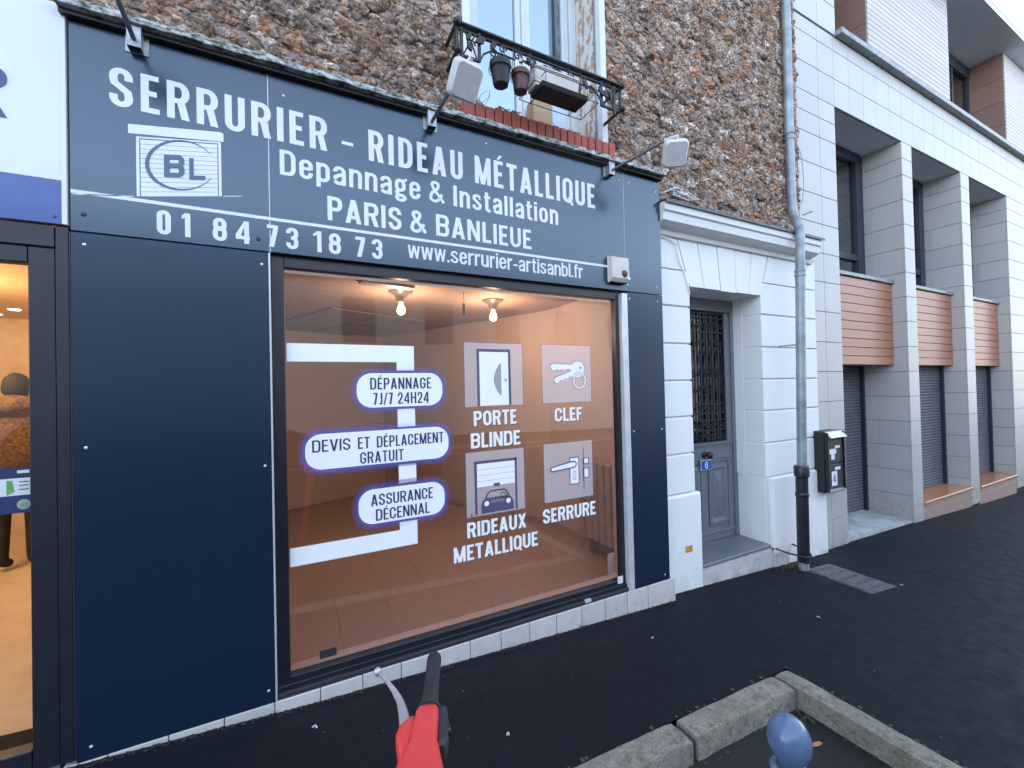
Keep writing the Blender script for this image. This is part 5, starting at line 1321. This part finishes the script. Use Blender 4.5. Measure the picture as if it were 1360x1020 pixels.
MB().box(5.38, 16.4, -.12, 1.2, 7.121, 10.5).obj('upper_storey', 'stone_cladding', mo)
MB().box(4.58, 16.4, 1.2, 1.3, -.5, 7.05).obj('back_wall', 'gutter_dirt', mo)

# ------------------------------------------------------------------ bollard in the recess
bo = empty('bollard', (1.47, -1.475, -.15), 'glossy blue grey bollard with an egg shaped top standing inside the kerb corner', 'bollard')
bx, by_ = 1.470, -1.475; bz = gz(bx)-.105
MB().lathe([(.075, bz), (.075, bz+.03), (.055, bz+.045), (.050, bz+.06), (.048, bz+.36), (.060, bz+.375), (.060, bz+.395), (.046, bz+.405)], (bx, by_, 0), 24).obj('post', 'bollard_blue', bo, auto=True)
MB().lathe([(.040, -.082)]+[(.066*math.cos(R(a)), .080*math.sin(R(a))) for a in range(-54, 90, 9)]+[(.002, .082)], (bx, by_, .338), 32).obj('ball', 'bollard_blue', bo, smooth=True)

# ------------------------------------------------------------------ red scooter, only its handlebar in view
sc = empty('scooter', (.2, -1.85, 0), 'red scooter handlebar with a black rubber grip and silver brake lever at the bottom edge', 'scooter')
def loft(secs, n=16, pw=3.0):
    """secs: (centre, half width, half height, axis x, axis z)"""
    vs = []
    for c_, hw, hh_, ax, az in secs:
        for k in range(n):
            t_ = 2*math.pi*k/n; cs, sn = math.cos(t_), math.sin(t_)
            u = hw*math.copysign(abs(cs)**(2/pw), cs); v = hh_*math.copysign(abs(sn)**(2/pw), sn)
            vs.append(Vector(c_)+Vector(ax)*u+Vector(az)*v)
    m_ = len(secs); fs = [(i*n+k, i*n+(k+1) % n, (i+1)*n+(k+1) % n, (i+1)*n+k) for i in range(m_-1) for k in range(n)]+[tuple(range(n))[::-1], tuple(range((m_-1)*n, m_*n))]
    return MB().add(vs, fs)
gd_ = Vector((.347, .938, 0.01)).normalized(); gx_ = Vector((gd_.y, -gd_.x, 0)).normalized(); gzv = gx_.cross(gd_)
G0 = Vector((.231, -1.490, .897))
secs = [(G0+gd_*d, r_, r_, gx_, gzv) for d, r_ in ((-.02, .0175), (.0, .0182), (.03, .0172), (.07, .0165), (.12, .0165), (.155, .0175), (.168, .0165), (.177, .012), (.181, .004))]
loft(secs, 18, 2.0).obj('grip', 'rubber_black', sc, smooth=True)
MB().tube([G0+gd_*-.35, G0], .011, 10).obj('handlebar', 'dark_plastic', sc)
cs_ = [(-.002, .016, .017, -.002), (-.006, .021, .022, -.002), (-.012, .0235, .024, -.002), (-.05, .025, .026, -.003), (-.098, .026, .028, -.004), (-.101, .030, .032, -.004), (-.13, .037, .037, -.005), (-.18, .048, .044, -.004), (-.30, .060, .052, .0), (-.38, .052, .05, .0), (-.40, .03, .03, .0)]
loft([(G0+gd_*d+Vector((0, 0, -.004))+gx_*o_, a, b_, gx_, gzv) for d, a, b_, o_ in cs_], 24, 3.6).obj('handlebar_cover', 'scooter_red', sc, auto=True)
loft([(G0+gd_*d+gx_*o_+Vector((0, 0, -.012)), a, b_, gx_, gzv) for d, a, b_, o_ in ((-.006, .007, .010, -.028), (-.012, .012, .014, -.030), (-.035, .020, .020, -.036), (-.055, .021, .022, -.038), (-.09, .016, .022, -.034), (-.13, .008, .015, -.030))], 16, 3.6).obj('brake_housing', 'scooter_red', sc, auto=True)
loft([(G0+gd_*d+gx_*o_+Vector((0, 0, -.010)), a, b_, gx_, gzv) for d, a, b_, o_ in ((.002, .006, .014, .026), (-.004, .009, .020, .028), (-.04, .011, .020, .031), (-.085, .010, .019, .031), (-.092, .006, .013, .029))], 12, 5).obj('switch_block', 'dark_plastic', sc, auto=True)
MB().tube([G0+gd_*-.020+gx_*-.024+Vector((0, 0, .000)), G0+gd_*-.020+gx_*-.024+Vector((0, 0, .0065))], .0042, 10).obj('pivot_screw', 'knob_black', sc)
MB().tube([G0+gd_*-.055+gx_*.036, G0+gd_*-.055+gx_*.046], .009, 10).obj('switch_button', 'knob_black', sc)
MB().tube([G0+gd_*-.004, G0+gd_*.004], .024, 18).obj('collar', 'rubber_black', sc, auto=True)
lv = [(-.034, -.040, .011), (-.016, -.046, .0115), (.012, -.053, .0100), (.045, -.064, .0078), (.080, -.082, .0058), (.110, -.101, .0042), (.132, -.117, .0036), (.145, -.127, .0036)]
loft([(G0+gd_*d+gx_*o_+Vector((0, 0, -.008)), a, max(.0045, a*.6), (gx_*.9+gd_*.4).normalized(), gzv) for d, o_, a in lv], 16, 2.4).obj('brake_lever', 'brake_alu', sc, smooth=True)
tp = G0+gd_*.150+gx_*-.131+Vector((0, 0, -.008))
MB().lathe([(.001, -.0095), (.0065, -.0072), (.0095, 0), (.0065, .0072), (.001, .0095)], tp, 16).obj('lever_ball', 'brake_alu', sc, smooth=True)
# rest of the scooter below the frame
hc = G0+gd_*-.33
MB().tube([hc+Vector((0, 0, .0)), (hc.x-.10, hc.y, .16)], [.03, .024], 14).obj('stem', 'scooter_red', sc, smooth=True)
zg = gz(.1)
def wheel(x):
    t_ = MB().lathe([(.06, -.02), (.098, -.022), (.11, -.012), (.11, .012), (.098, .022), (.06, .02), (.06, -.02)], (0, 0, 0), 28)
    M3 = Matrix.Rotation(R(90), 3, 'X'); t_.v = [tuple(M3 @ Vector(v)+Vector((x, hc.y, zg+.112))) for v in t_.v]
    w_ = t_.obj('wheel', 'rubber_black', sc, auto=True)
    t2 = MB().lathe([(.062, -.015), (.062, .015), (.02, .022), (.02, -.022)], (0, 0, 0), 20); t2.v = [tuple(M3 @ Vector(v)+Vector((x, hc.y, zg+.112))) for v in t2.v]
    t2.obj('rim', 'galvanised', w_, auto=True)
wheel(hc.x-.12); wheel(hc.x+.80)
MB().box(hc.x-.02, hc.x+.66, hc.y-.075, hc.y+.075, zg+.11, zg+.17, .012).obj('deck', 'dark_plastic', sc)
MB().tube([(hc.x-.12, hc.y, zg+.15), (hc.x-.02, hc.y, zg+.17)], .028, 10).tube([(hc.x+.64, hc.y, zg+.14), (hc.x+.78, hc.y, zg+.115)], .02, 10).obj('fork', 'scooter_red', sc)
MB().tube([hc+gd_*-.02, hc+gd_*-.33], .011, 10).obj('handlebar', 'dark_plastic', sc); MB().tube([hc+gd_*-.20, hc+gd_*-.33], .017, 14).obj('grip', 'rubber_black', sc)

# ------------------------------------------------------------------ litter on the ground
rr = random.Random(21); mb = MB()
def bit(x, y, z, s_, mbx, th=.0015):
    a = rr.uniform(0, 6.28); k = rr.uniform(.35, .9); n = 6
    P = [(x+math.cos(a)*s_*math.cos(2*math.pi*i/n)*rr.uniform(.7, 1.1)-math.sin(a)*s_*k*math.sin(2*math.pi*i/n), y+math.sin(a)*s_*math.cos(2*math.pi*i/n)+math.cos(a)*s_*k*math.sin(2*math.pi*i/n)*rr.uniform(.7, 1.1)) for i in range(n)]
    mbx.zprism(P, z+.0005, z+th+.001)
for i in range(150):
    x = rr.uniform(-1.2, 7); y = -.08-abs(rr.gauss(0, .55)) if rr.random() < .6 else rr.uniform(-2.8, 0)
    if y > -.06 or (x < 2.37 and y < -.86): continue
    bit(x, y, gz(x), rr.choice([.0015, .002, .002, .003, .004]), mb)
for i in range(60): 
    x = rr.uniform(.2, 2.3); y = rr.uniform(-2.2, -1.02); bit(x, y, gz(x)-.105, rr.uniform(.002, .004), mb)
mb.obj('pale_grit', 'grit_grey', None, kind='stuff')
def litter(x, y, s_, lab, mat='litter_white', z=None, grp=None):
    m_ = MB()
    for q in range(3): bit(x+rr.uniform(-s_, s_)*.8, y+rr.uniform(-s_, s_)*.8, gz(x) if z is None else z, s_*rr.uniform(.5, 1), m_, .003)
    return tagit(m_.obj('paper_scrap', mat), lab, 'litter', grp)
litter(.83, -.60, .010, 'white crumpled scrap on the asphalt just right of the red handlebar')
litter(.55, -.22, .010, 'pale grey smear of litter on the asphalt between the black grip and the plinth tiles')
litter(.05, -.17, .010, 'thin white scrap on the asphalt between the brake lever and the plinth')
litter(2.02, -.30, .007, 'small white speck of chewing gum on the asphalt below the narrow dark pier')
litter(3.3, -.62, .012, 'small white scrap on the open pavement right of the kerb corner')
litter(4.55, -.62, .010, 'small white scrap lying on the pavement just past the metal cover')
def leafo(x, y, L_, a, lab):
    ca_, sa_ = math.cos(a), math.sin(a); z = gz(x)-.105
    P = [(0, 0, 0), (.3, .16, .006), (.7, .13, .010), (1, 0, .006), (.7, -.13, .004), (.3, -.16, .002)]
    vs = [(x+L_*(ca_*u-sa_*v), y+L_*(sa_*u+ca_*v), z+.003+w_) for u, v, w_ in P]; n = 6
    vs += [(p[0], p[1], p[2]-.0015) for p in vs]
    tagit(MB().add(vs, [tuple(range(6)), tuple(range(11, 5, -1))]+[(i, i+6, (i+1) % 6+6, (i+1) % 6) for i in range(6)]).obj('dead_leaf', 'leaf_orange'), lab, 'leaf', 'dead leaves in the kerb recess')
leafo(2.16, -1.17, .06, -.3, 'bright orange dead leaf nearest the kerb corner behind the bollard')
leafo(2.06, -1.43, .05, -.7, 'tan narrow dead leaf lying to the right of the bollard top')
mb = MB()
for i in range(26):
    x = 2.27+rr.uniform(-.07, .06); y = -1.06+rr.uniform(-.04, .04); z = gz(x)-.105
    a = rr.uniform(0, 6.28); mb.tube([(x, y, z), (x+.01*math.cos(a), y+.01*math.sin(a), z+.02)], .002, 4)
    mb.add([(x, y, z+.018), (x+.014*math.cos(a), y+.014*math.sin(a), z+.024), (x+.014*math.cos(a+1), y+.014*math.sin(a+1), z+.02)], [(0, 1, 2)])
tagit(mb.obj('weed', 'plant_green'), 'small green weed growing in the inner kerb corner', 'weed')
def tuft(x, y, n, lab, h_=.05):
    m_ = MB()
    for q in range(n):
        a = rr.uniform(0, 6.28); hh_ = rr.uniform(.4, 1)*h_; x1 = x+rr.uniform(-.02, .02)
        m_.add([(x1-.0015, y, gz(x)), (x1+.0015, y, gz(x)), (x1+hh_*.8*math.cos(a), y-.005-abs(hh_*.6*math.sin(a)), gz(x)+hh_)], [(0, 1, 2)])
    tagit(m_.obj('grass_tuft', 'plant_green'), lab, 'weed')
tuft(1.685, -.006, 16, 'small green grass tuft sprouting from the plinth tiles under the right part of the window')
tuft(-.125, -.006, 10, 'small grass tuft at the plinth below the left edge of the window'); tuft(2.48, -.006, 6, 'tiny dry grass tuft under the last plinth tile by the doorway wall')
tuft(4.42, .06, 26, 'green weed cluster at the foot of the white wall just right of the drainpipe', .08); tuft(5.33, .11, 18, 'small weed at the foot of the first stone clad pier beside the shutter step', .05)
tuft(3.1, .07, 12, 'short grass tuft at the wall foot below the doorstep', .035)
# dirt heap round the pipe foot
mb = MB()
for i in range(500):
    x = rr.gauss(4.2, .12); y = .06-abs(rr.gauss(0, .07)); s_ = rr.uniform(.003, .010); mb.box(x-s_, x+s_, y-s_, y+s_, gz(x)-.003, gz(x)+s_*.8)
for i in range(900):
    x = rr.uniform(-.85, 2.56); y = -.004-abs(rr.gauss(0, .011)); s_ = rr.uniform(.002, .006); mb.box(x-s_, x+s_, y-s_, y+s_*.4, gz(x)-.003, gz(x)+s_*.9)
for i in range(500):
    x = rr.uniform(2.6, 9); y = .075-abs(rr.gauss(0, .014)) if x < 4.9 else .118-abs(rr.gauss(0, .014)); s_ = rr.uniform(.002, .007); mb.box(x-s_, x+s_, y-s_, y+s_*.4, gz(x)-.003, gz(x)+s_*.9)
mb.obj('wall_foot_dirt', 'gutter_dirt', None, kind='stuff')

# ------------------------------------------------------------------ facades across the street (seen in the reflections)
op = empty('opposite_building', (0, -13.6, 0), 'pale building across the street, seen only mirrored in the panes and panels', 'building')
MB().box(-30, 45, -19, -13.6, -1, 5.6).obj('wall', 'opposite_wall', op)
MB().box(-30, 45, -13.7, -13.45, 5.6, 5.8).obj('cornice', 'cornice_white', op)
MB().prism([(-30, 5.8), (45, 5.8), (43, 7.2), (-28, 7.2)], -18, -15.5).obj('roof', 'zinc', op)
for i in range(20):
    x = -22.5+3*i
    MB().box(x, x+1.1, -13.62, -13.56, 3.4, 5.0).obj('window', 'shutter_grey', op)

# dark car parked behind the photographer: it darkens the lower left of the shop window as a reflection
car = empty('parked_car', (-.6, -4.3, -.1), 'dark parked car mirrored in the lower left of the shop window', 'car')
cz = gz(-.6)-.105
body = [(-3.0, .25), (-3.05, .62), (-2.95, .92), (-2.2, .98), (.35, .98), (1.35, .88), (1.80, .72), (1.86, .45), (1.82, .22), (1.45, .18), (1.38, .42), (1.10, .56), (.82, .42), (.75, .18), (-1.75, .18), (-1.82, .42), (-2.10, .56), (-2.38, .42), (-2.45, .18)]
bdy = MB()
for (y0, y1, k) in ((-5.12, -5.06, .03), (-5.06, -3.44, 0), (-3.44, -3.38, .03)):
    bdy.prism([(x+(k if x < -.6 else -k), cz+z-(k*.6 if z > .6 else 0)) for x, z in body], y0, y1)
bdy.obj('body', 'car_dark', car)
MB().prism([(-2.75, cz+.975), (-2.45, cz+1.36), (-2.1, cz+1.43), (-.95, cz+1.43), (-.6, cz+1.36), (.25, cz+.975)], -4.98, -3.52).obj('cabin', 'car_dark', car)
for y0, y1 in ((-3.519, -3.510), (-4.990, -4.981)):
    MB().prism([(-2.55, cz+1.0), (-2.35, cz+1.32), (-1.45, cz+1.37), (-1.45, cz+1.0)], y0, y1).obj('side_window', 'dark_glass', car)
    MB().prism([(-1.38, cz+1.0), (-1.38, cz+1.37), (-.75, cz+1.34), (-.02, cz+1.0)], y0, y1).obj('side_window', 'dark_glass', car)
MB().add([(.27, -3.6, cz+.99), (.27, -4.9, cz+.99), (-.56, -4.85, cz+1.365), (-.56, -3.65, cz+1.365)], [(0, 1, 2, 3)]).obj('windscreen', 'dark_glass', car)
for x in (1.10, -2.10):
    for y in (-3.50, -5.0):
        t_ = MB().lathe([(.16, -.10), (.29, -.10), (.32, -.07), (.32, .07), (.29, .10), (.16, .10)], (0, 0, 0), 24); M3 = Matrix.Rotation(R(90), 3, 'X')
        t_.v = [tuple(M3 @ Vector(v)+Vector((x, y, cz+.31))) for v in t_.v]; w_ = t_.obj('wheel', 'rubber_black', car, auto=True)
        t2 = MB().lathe([(.17, -.09), (.17, .09), (.05, .11), (.05, -.11)], (0, 0, 0), 16); t2.v = [tuple(M3 @ Vector(v)+Vector((x, y, cz+.31))) for v in t2.v]; t2.obj('rim', 'galvanised', w_)
for y in (-3.65, -4.85): MB().box(1.70, 1.85, y-.14, y+.14, cz+.60, cz+.72, .02).obj('headlight', 'enamel_white', car)
